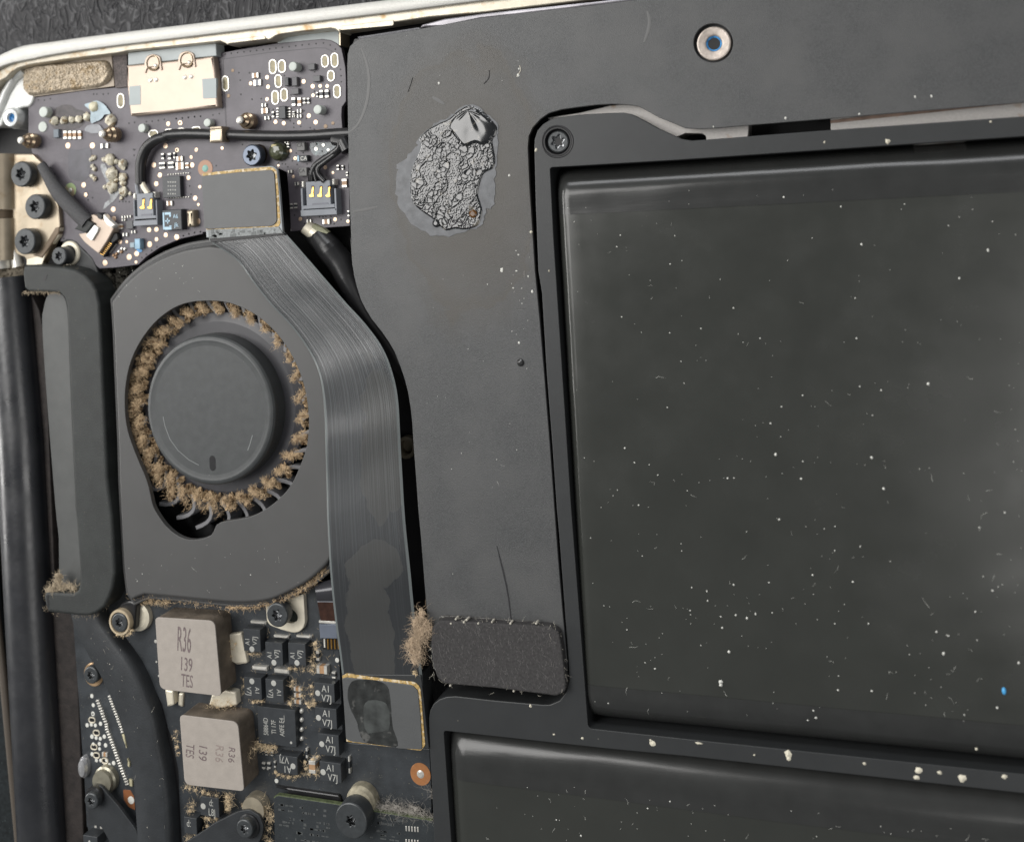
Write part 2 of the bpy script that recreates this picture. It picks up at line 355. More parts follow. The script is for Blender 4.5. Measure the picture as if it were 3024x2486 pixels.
# ============================================================ LAPTOP CASE
case = thing('laptop_case', 'silver aluminium laptop bottom case lying open with a stained inner ledge', 'laptop case', (-6, 3, -1.0))
outer = k('A', -700, 1500, -420, 950, -120, 640, 0, 560, 60, 525, 180, 480, 290, 455, 500, 430, 1000, 360, 2083, 228) + k('B', 2083, 15) + k('X', 1800, -78, 3500, -285)
inner = k('A', -560, 1560, -330, 1050, -100, 760, 0, 692, 90, 655, 190, 632, 300, 612, 500, 570, 1000, 494, 2083, 362) + k('B', 2083, 152) + k('X', 1400, 5, 1800, -43, 3500, -245)
outer = cr(outer, 4, False); inner = cr(inner, 4, False)
mb = MB(); zt = .36
def strip(mb, A_, B_, n):
    for i in range(n - 1):
        b = len(mb.v); mb.v += [tuple(A_[i]), tuple(A_[i + 1]), tuple(B_[i + 1]), tuple(B_[i])]; mb.f.append((b, b + 1, b + 2, b + 3))
def resamp(p, n):
    p = [Vector(q) for q in p]; L = [0]
    for a, b in zip(p, p[1:]): L.append(L[-1] + (b - a).length)
    o = []; j = 0
    for i in range(n):
        t = L[-1] * i / (n - 1)
        while j < len(L) - 2 and L[j + 1] < t: j += 1
        o.append(p[j].lerp(p[j + 1], (t - L[j]) / max(1e-9, L[j + 1] - L[j])))
    return o
NR = 90
ow = [Vector((*q, 0)) for q in wp(outer, zt)]; iw = [Vector((*q, 0)) for q in wp(inner, zt)]
ow = resamp(ow, NR); iw = resamp(iw, NR)
lay = []
for (t, dz, o_) in ((.6, -1.1, 0), (.2, -.6, 0), (.0, -.25, 0), (-.03, -.1, 0), (-.02, -.05, 0), (0.04, -.012, 0), (.12, 0, 0), (.93, 0, 0), (.985, -.008, 0), (1.0, -.03, 0), (1.0, -.12, 0)):
    lay.append([(ow[i].lerp(iw[i], t).x, ow[i].lerp(iw[i], t).y, zt + dz) for i in range(NR)])
vs = [v for l in lay for v in l]; fs = [(a * NR + i, (a + 1) * NR + i, (a + 1) * NR + i + 1, a * NR + i + 1) for a in range(len(lay) - 1) for i in range(NR - 1)]
mk('rim', vs, fs, m_rim, case, smooth=50)
# stepped inner ledge
zl = .27
l_out = k('A', -330, 1000, -100, 740, 0, 670, 190, 610, 500, 550, 1000, 470, 2083, 340) + k('B', 2083, 130) + k('X', 1400, -20, 3500, -270)
l_in = k('X', 3500, -215, 1900, -20, 1610, 15) + k('I', 900, 78, 560, 108, 400, 132, 8, 190) + k('B', 1755, 320, 1740, 332, 1700, 300, 1650, 293, 1300, 330, 1120, 357, 1085, 372, 1040, 402, 1010, 412, 1000, 402, 610, 452, 596, 462, 560, 440, 520, 424, 480, 430, 0, 480) + k('A', 1300, 524, 1200, 545, 700, 606, 300, 664, 180, 700, 110, 745, 60, 800, 0, 830, -120, 950, -300, 1200)
prism('ledge', l_out + l_in, zl, -.1, m_ledge, case, bev=.015)
prism('ledge_tab', fil(k('B', 622, 410, 975, 366, 990, 402, 620, 446), 6), zl + .012, zl - .02, m_ledge, case, bev=.006)
prism('ledge_tab', fil(k('B', 1748, 270, 2300, 205, 2300, 265, 1750, 314), 6), zl + .012, zl - .02, m_ledge, case, bev=.006)
# curved pale corner wall
prism('corner_wall', fil(k('A', -300, 760, 60, 790, 130, 700, 245, 690, 300, 900, 345, 1000, 325, 1060, 290, 1100, 250, 1100, 60, 1140, 10, 1300, -300, 1300), 8), .04, -.4, m_white, case, bev=.03)
mb = MB(); mb.tube([P(*q, z) for q, z in zip(k('A', -60, 1300, 0, 1120, 70, 940, 150, 800, 245, 720), (.02, .04, .05, .06, .08))], .08, 14); mb.build('corner_fillet', m_white, case)
fl_ = [(q.x, q.y) for q in iw]; fl_ = [(x, y) for x, y in fl_ if x > -21]; mb = MB(); mb.sheet([(-21, -16)] + fl_ + [(8, -16)], -.45); mb.build('case_floor', m_floor, case, smooth=0)
# pale strip of aluminium seen between sheet and battery frame
m_alu = mat('bead_blasted_aluminium', (.50, .48, .46), .5, .4, var=.06, vs=30, bump=.5, bs=120, blotch=((.35, .22, .12), 3, .62, .72))
zg = .10
prism('inner_bar', k('I', 1300, 735, 1380, 722, 1500, 705, 1690, 660, 1870, 640, 2112, 720) + k('J', 390, 700, 395, 790, 388, 900, 132, 900, 128, 850, 104, 834, 0, 832) + k('I', 2112, 855, 2050, 900, 1760, 760, 1500, 760, 1360, 790), zg, -.4, m_alu, case, bev=.01)
prism('inner_bar', k('J', 905, 640, 3300, 380, 3300, 760, 1500, 900, 908, 920), zg, -.4, m_alu, case, bev=.01)
prism('brown_bar_edge', k('J', 905, 752, 3300, 470, 3300, 515, 905, 770), zg + .02, zg - .02, mat('oxide_line', (.26, .18, .14), .6, .2, var=.3, vs=6), case, bev=.0)
# small boss ring down in the gap
lathe('boss', 'O', 838, 1316, [(66, -.42), (66, -.28), (60, -.26), (44, -.26), (40, -.3), (40, -.42)], -.26, mat('dull_brass', (.16, .14, .10), .5, .4), case)

# ============================================================ COVER SHEET (large matte part)
m_res = mat('dull_dried_film', (.105, .11, .118), .40, 0, var=.25, vs=9, bump=.2, bs=60)
# stain halo in the sheet material: brownish ring round the dried residue
nt = m_plate.node_tree; N_ = nt.nodes; L_ = nt.links.new; bs_ = N_['Principled BSDF']; prev = bs_.inputs['Base Color'].links[0].from_socket
g2 = N_.new('ShaderNodeNewGeometry'); pc = P(1370, 540, .3)
mp = N_.new('ShaderNodeMapping'); mp.inputs['Location'].default_value = (-pc.x * 1.0, -pc.y * .62, 0); mp.inputs['Scale'].default_value = (1.0, .62, 0); L_(g2.outputs['Position'], mp.inputs[0])
ln = N_.new('ShaderNodeVectorMath'); ln.operation = 'LENGTH'; L_(mp.outputs[0], ln.inputs[0])
nn = N_.new('ShaderNodeTexNoise'); nn.inputs['Scale'].default_value = 1.6; nn.inputs['Detail'].default_value = 6; L_(g2.outputs['Position'], nn.inputs['Vector'])
ad = N_.new('ShaderNodeMath'); ad.operation = 'MULTIPLY_ADD'; ad.inputs[1].default_value = .7; L_(nn.outputs[0], ad.inputs[0]); L_(ln.outputs['Value'], ad.inputs[2])
rp = N_.new('ShaderNodeValToRGB'); e = rp.color_ramp.elements; e[0].position = .55; e[0].color = (1, 1, 1, 1); e[1].position = 1.0; e[1].color = (0, 0, 0, 1)
for ps, vl in ((.80, .55), (.86, .95), (.885, .35), (.93, .3)): q = e.new(ps); q.color = (vl, vl, vl, 1)
sc_ = N_.new('ShaderNodeMath'); sc_.operation = 'DIVIDE'; sc_.inputs[1].default_value = 1.72; L_(ad.outputs[0], sc_.inputs[0]); L_(sc_.outputs[0], rp.inputs[0])
mx = N_.new('ShaderNodeMix'); mx.data_type = 'RGBA'; mx.inputs[7].default_value = (.070, .062, .050, 1); L_(prev, mx.inputs[6])
m_ = N_.new('ShaderNodeMath'); m_.operation = 'MULTIPLY'; m_.inputs[1].default_value = .65; L_(rp.outputs[0], m_.inputs[0]); L_(m_.outputs[0], mx.inputs[0]); L_(mx.outputs[2], bs_.inputs['Base Color'])
zp = .30
sheet = thing('black_cover_sheet', 'wide matte dark grey sheet carrying the blistered patch of dried liquid', 'cover sheet', P(1500, 900, zp - .05))
pl = k('I', 53, 420, 56, 340, 70, 290, 110, 252, 150, 238, 500, 182, 900, 112, 1300, 68, 1560, 38, 1900, -5) + k('X', 3500, -190, 3500, 240) + k('J', 2112, 641, 1500, 690, 905, 741, 390, 783, 200, 800, 100, 806, 0, 801) + \
    k('I', 2112, 780, 2000, 735, 1900, 680, 1868, 664, 1800, 654, 1700, 650, 1600, 656, 1390, 684, 1310, 708, 1258, 745, 1210, 798, 1186, 850, 1180, 920, 1190, 1150, 1225, 1690) + \
    k('O', 1675, 500, 1700, 800, 1740, 1300, 1768, 1690) + k('Q', 1790, 300, 1815, 600, 1842, 900, 1850, 1010, 1846, 1060, 1828, 1105, 1790, 1140, 1740, 1155, 1400, 1112, 1100, 1075, 1045, 1045, 1015, 1000, 1000, 900, 992, 780, 978, 700, 960, 500, 935, 180) + \
    k('O', 918, 1690, 905, 1500, 890, 1300, 880, 1150, 870, 1060, 855, 970, 835, 890, 808, 810, 770, 715, 735, 655, 690, 590, 630, 515, 590, 450, 562, 395, 535, 310, 518, 240, 506, 160, 500, 80, 498, 0) + k('I', 80, 1540, 66, 1200, 58, 800)
hole = [(k1('J', 175 + 124 * cos(a), 270 + 122 * sin(a))) for a in [i * 2 * pi / 40 for i in range(40)]]
prism('sheet', pl, zp, zp - .06, m_plate, sheet, bev=.008, holes=[hole])
prism('sheet_liner', k('I', 100, 245, 500, 200, 900, 140, 1600, 60, 2200, -10, 3300, -60, 3300, 300, 1400, 600, 1100, 700, 1100, 1600, 300, 1600, 85, 1500, 70, 800, 68, 330), zp - .08, zp - .35, m_black, sheet, bev=0)
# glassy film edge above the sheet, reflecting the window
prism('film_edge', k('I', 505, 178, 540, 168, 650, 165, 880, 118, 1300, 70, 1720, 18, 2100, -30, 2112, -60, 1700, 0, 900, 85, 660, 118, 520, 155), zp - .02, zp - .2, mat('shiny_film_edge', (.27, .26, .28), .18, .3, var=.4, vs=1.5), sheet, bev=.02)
prism('film_edge', fil(k('I', 115, 232, 500, 172, 515, 182, 130, 245), 3), zp + .003, zp - .1, mat('frayed_film', (.10, .10, .11), .35, 0, bump=1, bs=60), sheet, bev=.004)
# woven pad at the end of the sheet
def inside(p, poly):
    x, y = p; c = False; j = len(poly) - 1
    for i in range(len(poly)):
        if (poly[i][1] > y) != (poly[j][1] > y) and x < (poly[j][0] - poly[i][0]) * (y - poly[i][1]) / (poly[j][1] - poly[i][1]) + poly[i][0]: c = not c
        j = i
    return c
padp = fil(k('Q', 1003, 745, 1050, 703, 1100, 702, 1400, 718, 1740, 738, 1795, 775, 1812, 860, 1838, 1080, 1838, 1140, 1780, 1172, 1740, 1166, 1400, 1122, 1080, 1095, 1035, 1055, 1012, 960, 1000, 860), 8)
m_padf = mat('woven_black_pad', (.040, .038, .038), .8, 0, var=.3, vs=30, bump=.9, bs=55, specks=((.24, .22, .2), 34, .36), aniso=(2.2, .5, 1))
nm = prism('foam_pad', padp, zp + .14, zp + .002, m_padf, sheet, bev=.02)
prism('pad_backing', fil(k('Q', 1045, 680, 1090, 668, 1400, 688, 1750, 718, 1810, 770, 1812, 860, 1050, 800), 6), zp + .02, zp - .002, mat('glue_edge', (.05, .048, .045), .35, 0, bump=1, bs=40, specks=((.6, .58, .5), 30, .40)), sheet, bev=.01)
# fine scratch line
mb = MB(); pts = [P(*q, zp + .003) for q in k('Q', 1408, 232, 1425, 300, 1445, 380, 1468, 480, 1482, 560, 1492, 640, 1498, 700)]; mb.tube(pts, [.004, .009, .012, .012, .01, .009, .007], 6, .4); mb.build('raised_crease', mat('crease', (.03, .03, .032), .3), sheet)
lathe('dimple', 'O', 1557, 783, [(24, zp), (20, zp + .02), (12, zp + .035), (5, zp + .04)], zp, mat('shiny_bead', (.03, .03, .03), .1), sheet, el=1.0)

# ---- dried liquid residue
stf = k('S', 995, 205, 1080, 222, 1160, 290, 1235, 350, 1290, 430, 1285, 520, 1290, 640, 1275, 780, 1270, 900, 1250, 1000, 1255, 1120, 1245, 1240, 1180, 1290, 1140, 1380, 1110, 1440, 1030, 1490, 900, 1515, 780, 1555, 680, 1545, 590, 1555, 500, 1490, 400, 1430, 340, 1350, 270, 1250, 240, 1120, 248, 900, 250, 850, 320, 770, 400, 690, 470, 620, 440, 590, 520, 490, 610, 430, 700, 375, 810, 310, 880, 245)
stf = cr(stf, 3); stf = [(x + random.gauss(0, 2.4), y + random.gauss(0, 2.4)) for x, y in stf]
res = thing('dried_liquid_residue', 'blistered glossy patch of dried liquid crusted on the grey sheet', 'residue', P(1370, 520, zp))
prism('dull_film', stf, zp + .006, zp + .001, m_res, res, bev=.003)
wr = cr(k('S', 990, 215, 1080, 240, 1165, 300, 1230, 370, 1280, 440, 1270, 520, 1235, 570, 1250, 680, 1265, 780, 1240, 860, 1150, 910, 1110, 1000, 1085, 1120, 1110, 1210, 1130, 1290, 1120, 1370, 1080, 1450, 960, 1490, 850, 1480, 760, 1500, 690, 1450, 620, 1380, 520, 1310, 430, 1230, 395, 1130, 390, 1000, 410, 860, 480, 700, 500, 620, 480, 560, 560, 470, 680, 400, 790, 350, 880, 270), 3)
def pdist(p, poly):
    x, y = p; d = 1e9
    for i in range(len(poly)):
        ax, ay = poly[i - 1]; bx, by = poly[i]; dx, dy = bx - ax, by - ay; t = max(0, min(1, ((x - ax) * dx + (y - ay) * dy) / (dx * dx + dy * dy + 1e-9)))
        d = min(d, (x - ax - t * dx) ** 2 + (y - ay - t * dy) ** 2)
    return sqrt(d)
xs = [p[0] for p in wr]; ys = [p[1] for p in wr]; x0, x1, y0, y1 = min(xs), max(xs), min(ys), max(ys)
st_ = 1.35; nx = int((x1 - x0) / st_) + 1; ny = int((y1 - y0) / st_) + 1; ids = {}; vs = []; apx = k1('S', 990, 268); bc = k1('S', 1020, 440)
blis = cr(k('S', 975, 250, 1080, 262, 1180, 330, 1265, 420, 1262, 500, 1225, 560, 1190, 600, 1120, 620, 1060, 600, 960, 640, 900, 600, 840, 520, 780, 430, 850, 330), 3)
for j in range(ny):
    for i in range(nx):
        x, y = x0 + i * st_, y0 + j * st_
        if not inside((x, y), wr): continue
        d = pdist((x, y), wr); w = P(x, y, zp); b = inside((x, y), blis); db = pdist((x, y), blis) if b else 0
        n1 = noise.noise(Vector((w.x * 3, w.y * 3, 1))); q = Vector((w.x + .05 * noise.noise(w * 9), w.y + .05 * noise.noise(w * 9 + Vector((5, 5, 5))), 0))
        den = 10 + 9 * max(0, min(1, .5 + n1 * 1.3))
        vd, vp = noise.voronoi(q * (13 if n1 > -.1 else 19), distance_metric='DISTANCE', exponent=2.5); e1 = min(1, (vd[1] - vd[0]) * 2.6)
        vd2, _ = noise.voronoi(q * 34 + Vector((3, 1, 0)), distance_metric='DISTANCE', exponent=2.5); e2 = min(1, (vd2[1] - vd2[0]) * 2.6)
        n2 = noise.noise(q * 5 + Vector((9, 2, 4)))
        z = .008 + .0075 * min(1, e1 * 3.4) * (1 if n2 > -.06 else .12) + .0034 * min(1, e2 * 3.2) * (1 if n2 < .02 else .08) + .0016 * noise.noise(q * 8)
        z *= min(1, d / 5)
        if b:
            f = min(1, db / 8); a = atan2(y - apx[1], x - apx[0]); rr = sqrt((x - apx[0]) ** 2 + (y - apx[1]) ** 2)
            zb = .012 + .023 * sqrt(max(0, 1 - .85 * (((x - bc[0] - 2) / 74) ** 2 + ((y - bc[1] + 2) / 62) ** 2))) - .014 * math.exp(-((a - .50) / .13) ** 2) * math.exp(-(rr / 48) ** 2) - .016 * math.exp(-((a - 2.45) / .16) ** 2) * math.exp(-(rr / 60) ** 2) - .007 * math.exp(-((a - 1.0) / .16) ** 2) * math.exp(-((rr - 40) / 34) ** 2) + .008 * noise.noise(Vector((w.x * 3.2, w.y * 3.2, 7)))
            z = z * (1 - f) + zb * f
        ids[i, j] = len(vs); vs.append((w.x, w.y, zp + .008 + max(-.004, z)))
fs = [(ids[i, j], ids[i, j + 1], ids[i + 1, j + 1], ids[i + 1, j]) for (i, j) in ids if (i + 1, j) in ids and (i, j + 1) in ids and (i + 1, j + 1) in ids]
m_gl = mat('glossy_residue', (.010, .011, .012), .10, 0, var=.6, vs=3, spec=.85, blotch=((.12, .11, .09), 9, .60, .68))
mk('crust', vs, fs, m_gl, res, smooth=180)
lathe('resin_bead', 'S', 1035, 1325, [(46, zp + .01), (40, zp + .04), (22, zp + .05)], zp + .01, mat('amber_resin', (.10, .045, .012), .12, 0, var=.5, vs=20), res, n=14)
lathe('resin_bead', 'S', 655, 1422, [(42, zp + .01), (36, zp + .035), (18, zp + .045)], zp + .01, m_gl, res, n=14)

# ---- standoff seen through the sheet's hole
sp = thing('screw_post', 'round silver screw post standing in the hole of the grey sheet', 'screw post', P(*k1('J', 172, 272), -.2))
w, s1 = circ('J', 177, 272, 1, .27); m1 = MB(); m1.lathe(w, [(r * s1, z) for r, z in ((108, -.3), (108, .24), (104, .265), (96, .27), (60, .262), (52, .255), (47, .24), (47, -.1))], 44, close_top=False); m1.build('post', mat('worn_post_metal', (.50, .44, .39), .42, .5, var=.3, vs=9, bump=.4, bs=50), sp)
m1 = MB(); m1.lathe(w, [(48 * s1, .25), (38 * s1, .225), (36 * s1, .19), (37 * s1, .14), (32 * s1, .12), (31 * s1, .09), (24 * s1, .06)], 32, close_top=False); m1.build('blue_thread', m_blue, sp)
m1 = MB(); m1.lathe(w, [(24 * s1, .06), (20 * s1, -.05), (6 * s1, -.06)], 24); m1.build('thread_core', m_sock, sp)

# ============================================================ BATTERY PACK
zb = .33; bat = thing('battery_pack', 'black battery tray framing two dusty dark wrapped cells', 'battery', P(2200, 1400, zb - .3))
fo = k('J', 3300, 640, 2112, 727, 905, 812, 385, 852, 130, 872, 40, 878) + k('I', 2140, 868, 1990, 800, 1885, 742, 1825, 712, 1780, 704, 1700, 705, 1500, 716, 1380, 732, 1325, 745, 1275, 775, 1240, 815, 1222, 870, 1220, 920, 1228, 1250, 1245, 1690) + \
    k('O', 1690, 350, 1720, 850, 1755, 1300, 1782, 1690) + k('Q', 1800, 200, 1830, 600, 1856, 960, 1860, 1070, 1840, 1150, 1800, 1200, 1740, 1225, 1700, 1226, 1400, 1200, 1150, 1172, 1095, 1176, 1050, 1192, 1015, 1220, 992, 1262, 985, 1310, 987, 1400, 990, 1500) + k('H', 1885, 700, 1912, 1300) + k('X', 1295, 2750, 3500, 2750, 3500, 1500)
h1 = fil(k('I', 1318, 1046, 2112, 999) + k('J', 2112, 851) + k('X', 3400, 377, 3400, 2327) + k('L', 2112, 1266, 0, 1046) + k('K', 500, 980) + k('O', 1872, 1690, 1762, 0), [8, 0, 0, 0, 0, 0, 0, 14, 0, 0])
h2 = fil(k('Q', 1077, 1387, 2112, 1500) + k('L', 0, 1152, 2112, 1385) + k('X', 3400, 2384, 3400, 2720, 1345, 2720) + k('H', 2060, 1207), [10] + [0] * 7)
prism('tray_frame', fo, zb, -.4, m_bez, bat, bev=.012, holes=[h1, h2, [k1('I', 1368 + 97 * cos(a), 885 + 97 * sin(a)) for a in [i * 2 * pi / 40 for i in range(40)]]], hbev=.008)
# cells: pillowed tops from the world-space rectangle
def cell(name, x0, y0, x1, y1, top, edge, low, bandN, bandS, rw, seed, rwx=None):
    """x0<x1,y0<y1 world; rolled edges of width rw; returns root part"""
    rwx = rwx or rw
    def prof(d, w_):
        t = max(0, min(1, d / w_)); return sqrt(max(0, 1 - (1 - t) ** 2.2))
    def zf(x, y, ex=0):
        a = prof(min(x - x0, x1 - x), rwx); b = prof(y1 - y, rw[1] if isinstance(rw, tuple) else rw); c = prof(y - y0, rw[0] if isinstance(rw, tuple) else rw)
        w_ = .018 * noise.noise(Vector((x * .3, y * .8, seed))) + .007 * noise.noise(Vector((x * 1.1, y * 1.9, seed + 3))) + .016 * noise.noise(Vector((x * 3.2, y * .9, seed + 6))) * math.exp(-(x - x0) / .45) + .010 * noise.noise(Vector((x * .8, y * 4, seed + 8))) * (math.exp(-(y1 - y) / .35) + math.exp(-(y - y0) / .4))
        bb = .006 * math.exp(-((y1 - y - bandN) / .09) ** 2) if bandN else 0
        return low + (top - low) * a * b * c + w_ * a * b * c + bb + ex
    def grid(nm, xs, ys, ex, m, parent, wob=0):
        vs = [(x, y, zf(x, y, ex + wob * noise.noise(Vector((x * .8, y * 6, seed))))) for y in ys for x in xs]; nx = len(xs)
        return mk(nm, vs, [(j * nx + i, j * nx + i + 1, (j + 1) * nx + i + 1, (j + 1) * nx + i) for j in range(len(ys) - 1) for i in range(nx - 1)], m, parent, smooth=60)
    def lin(a, b, n): return [a + (b - a) * i / n for i in range(n + 1)]
    def edged(a, b, w_, n): 
        e = [a + w_ * (i / 12) ** 2.0 for i in range(12)]; f = [b - w_ * (i / 12) ** 2.0 for i in range(12)][::-1]; return e + lin(a + w_, b - w_, n) + f
    W0 = rw[0] if isinstance(rw, tuple) else rw; W1 = rw[1] if isinstance(rw, tuple) else rw
    ysn = [y0 + W0 * (i / 12) ** 2.0 for i in range(12)] + lin(y0 + W0, y1 - W1, 50) + [y1 - W1 * (i / 12) ** 2.0 for i in range(12)][::-1]
    body = grid('cell_wrap', edged(x0, x1, rwx, 40), ysn, 0, m_cell, bat)
    out = [body]
    if bandN: out.append(grid('wrap_tape', edged(x0 + .03, x1, rwx, 60), [y for y in [y1 - bandN * (i / 24) ** 1.4 for i in range(25)][::-1]], .0055, m_tape, bat, .003))
    if bandS: out.append(grid('wrap_tape', edged(x0 + .05, x1, rwx, 60), [y0 + bandS * (i / 24) ** 1.4 for i in range(25)], .0055, m_tape, bat, .003))
    return zf
zc = .31
c00 = P(*k1('K', 515, 968), .15); c01 = P(*k1('I', 1322, 1056), .25)
yt = P(*k1('J', 1000, 925), .27).y; yb = P(*k1('K', 1500, 1032), .05).y
z1f = cell('cell', c01.x - .02, yb, 3.2, yt, zc, 0, -.3, P(*k1('J', 0, 940), .3).y - P(*k1('J', 0, 1252), .3).y, P(*k1('K', 1500, 800), .3).y - yb, (.50, .42), 1.0, .26)
yt2 = P(*k1('K', 1000, 1155), .27).y; xl = P(*k1('Q', 1082, 1400), .25).x
z2f = cell('cell', xl, -13, 3.2, yt2 + .02, zc, 0, -.02, yt2 - P(*k1('K', 1000, 1475), .3).y, 0, (.5, .42), 5.0, .3)
# lint and flecks scattered over the battery
mb = MB(); zz = lambda w: z1f(w.x, w.y) + .006 if yb + .35 < w.y < yt - .2 and w.x > c01.x + .2 else None
flecks(mb, 'X', (1660, 560, 3020, 1450), 170, zc, (.004, .013), .14, zz); flecks(mb, 'X', (1740, 1350, 3020, 2130), 300, zc, (.004, .016), .2, zz)
for c, x, y, r in (('J', 1100, 1525, 9), ('J', 1888, 1562, 12), ('J', 970, 1290, 7), ('J', 615, 1232, 7), ('M', 0, 0, 0)) + tuple(('X', 2024 + a / 2.112, 800 + b / 2.112, r / 2.112) for a, b, r in ((1708, 46, 9), (1516, 705, 11), (1162, 1163, 10), (1238, 1358, 10), (565, 1145, 10), (532, 950, 7), (1067, 420, 7), (1088, 720, 6), (722, 1296, 8), (265, 1293, 7), (585, 1548, 7), (1832, 1598, 7), (600, 846, 6))) + tuple(('L', a, b, r) for a, b, r in ((302, 85, 7), (385, 292, 8), (438, 265, 8), (314, 272, 7), (272, 502, 10), (1609, 510, 12), (1565, 375, 8), (1915, 118, 9), (1046, 66, 8), (1640, 400, 7), (218, 690, 16), (222, 710, 14), (2078, 568, 10), (815, 914, 9), (763, 931, 6), (1163, 745, 8), (1945, 850, 9))):
    if r:
        w, q = circ(c, x, y, r, zc); zq = z1f(w.x, w.y) + .006; n = 7
        mb.add([(w.x + q * cos(a) * U(.6, 1.1), w.y + q * sin(a) * U(.6, 1.2), zq) for a in [i * 2 * pi / n for i in range(n)]] + [(w.x, w.y, zq + q * .8)], [(i, (i + 1) % n, n) for i in range(n)])
zz2 = lambda w: z2f(w.x, w.y) + .006 if w.x > xl + .3 and w.y < yt2 - .45 else None
flecks(mb, 'X', (1350, 2320, 3020, 2486), 100, zc, (.004, .015), .2, zz2)
mb.build('lint_flecks', m_wht, bat, kind='stuff', smooth=0)
mb = MB(); flecks(mb, 'X', (1320, 2060, 2300, 2200), 26, zb, (.006, .03), .1, lambda w: zb + .001 if w.y < P(1900, 2150, zb).y - (w.x + 6) * 0 and (w.x < -6.0 or w.y < P(2300, 2230, zb).y) and w.y > yt2 + .15 else None)
for x, y, a, b in ((640, 1138, 22, 26), (645, 1165, 14, 16), (1455, 1243, 26, 20), (1442, 1285, 20, 16), (1727, 1292, 24, 30), (1587, 1255, 16, 12), (1990, 1280, 18, 16), (1117, 1198, 11, 10), (85, 1072, 24, 9), (430, 1145, 7, 7), (1815, 1108, 10, 9)) + tuple((a - 1106.7, b, c, d) for a, b, c, d in ((905, 1072, 20, 18), (890, 1056, 9, 10), (465, 1042, 10, 9), (140, 840, 9, 11), (287, 1018, 7, 7))):
    w, q = circ('L', x, y, 1, zb); n = 9; pr = [U(.7, 1.15) for _ in range(n)]
    for f, hh in ((1, 0),): mb.add([(w.x + q * a * pr[i] * cos(i * 2 * pi / n), w.y + q * b * pr[i] * sin(i * 2 * pi / n), zb + .002) for i in range(n)] + [(w.x, w.y, zb + .012 + .012 * R())], [(i, (i + 1) % n, n) for i in range(n)])
for c, x, y, r in (('I', 1232, 938, 12), ('I', 1200, 1448, 10), ('J', 1262, 882, 18), ('J', 868, 888, 8), ('O', 1735, 212, 6), ('J', 1905, 760, 9)):
    w, q = circ(c, x, y, r, zb); n = 8; mb.add([(w.x + q * U(.6, 1.1) * cos(i * 2 * pi / n), w.y + q * U(.6, 1.3) * sin(i * 2 * pi / n), zb + .002) for i in range(n)] + [(w.x, w.y, zb + .02)], [(i, (i + 1) % n, n) for i in range(n)])
mb.build('crumbs', mat('pale_crumbs', (.66, .62, .5), .7, 0, var=.2, vs=9), bat, kind='stuff', smooth=0)
w, q = circ('L', 1987, 745, 14, zc); mb = MB(); mb.lathe(w, [(q, zc + .006), (q * .8, zc + .02), (q * .3, zc + .03)], 10, el=1.8); tag(mb.build('blue_fleck', mat('blue_plastic', (.08, .38, .72), .3)), 'tiny bright blue fleck resting on the battery cell', 'fleck')
mb = MB(); zq = lambda w: zp + .001
flecks(mb, 'X', (1200, 100, 1560, 260), 8, zp, (.004, .010), .3, zq); flecks(mb, 'X', (1250, 800, 1560, 2000), 34, zp, (.004, .010), .2, zq); flecks(mb, 'O', (1500, 60, 1640, 760), 22, zp, (.005, .018), .15, lambda w: zq(w) if w.x < P(1605, 1000, zp).x - .1 else None)
for c, x, y, r in (('I', 625, 520, 9), ('I', 1125, 430, 7), ('I', 1120, 470, 11), ('O', 1440, 205, 14), ('O', 1605, 245, 8), ('O', 1630, 340, 9), ('I', 1065, 1095, 9), ('O', 1548, 660, 7), ('J', 625, 738, 9), ('J', 1433, 605, 8), ('J', 1535, 602, 8), ('J', 1085, 712, 8), ('J', 175, 792, 7)):
    w, q = circ(c, x, y, r, zp); n = 8; mb.add([(w.x + q * U(.5, 1.1) * cos(i * 2 * pi / n), w.y + q * U(.6, 1.3) * sin(i * 2 * pi / n), zp + .002) for i in range(n)] + [(w.x, w.y, zp + .012)], [(i, (i + 1) % n, n) for i in range(n)])
mb.build('sheet_lint', m_wht, sheet, kind='stuff', smooth=0)
# pale scuffs along the sheet's left edge
m_scf = mat('pale_scuff', (.10, .10, .099), .5)
for pts in ((140, 300, 165, 360, 185, 440, 190, 520, 180, 620, 150, 720, 110, 790, 60, 830), (585, 605, 620, 625, 660, 650), (90, 1320, 160, 1310, 240, 1290), (1925, 70, 1940, 130, 1930, 200, 1905, 265)):
    mb = MB(); q = cr(k('I', *pts), 4, False); mb.tube([P(*p, zp + .0005) for p in q], [.012 + .014 * sin(i / (len(q) - 1) * pi) for i in range(len(q))], 5, .12); mb.build('scuff', m_scf, sheet)
for pts in ((462, 485, 448, 530, 432, 575), (940, 440, 935, 490, 905, 525), (1128, 410, 1135, 440, 1110, 480)):
    mb = MB(); q = cr(k('I', *pts), 4, False); mb.tube([P(*p, zp + .003) for p in q], .006, 5, .5); mb.build('stray_hair', m_black if pts[0] < 1000 else m_dust2, sheet)
mb = MB()
for _ in range(420):
    q = k1('Q', U(1040, 1800), U(740, 1140)); w = P(*q, zp + .14)
    if inside(q, padp): fibers(mb, (w.x, w.y, zp + .143), 1, (0, 0, 0), U(.03, .10), .0035, .02, .5, pi / 2 + .05)
mb.build('pad_lint', mat('grey_pad_lint', (.17, .165, .16), .9), sheet, kind='stuff', smooth=0)
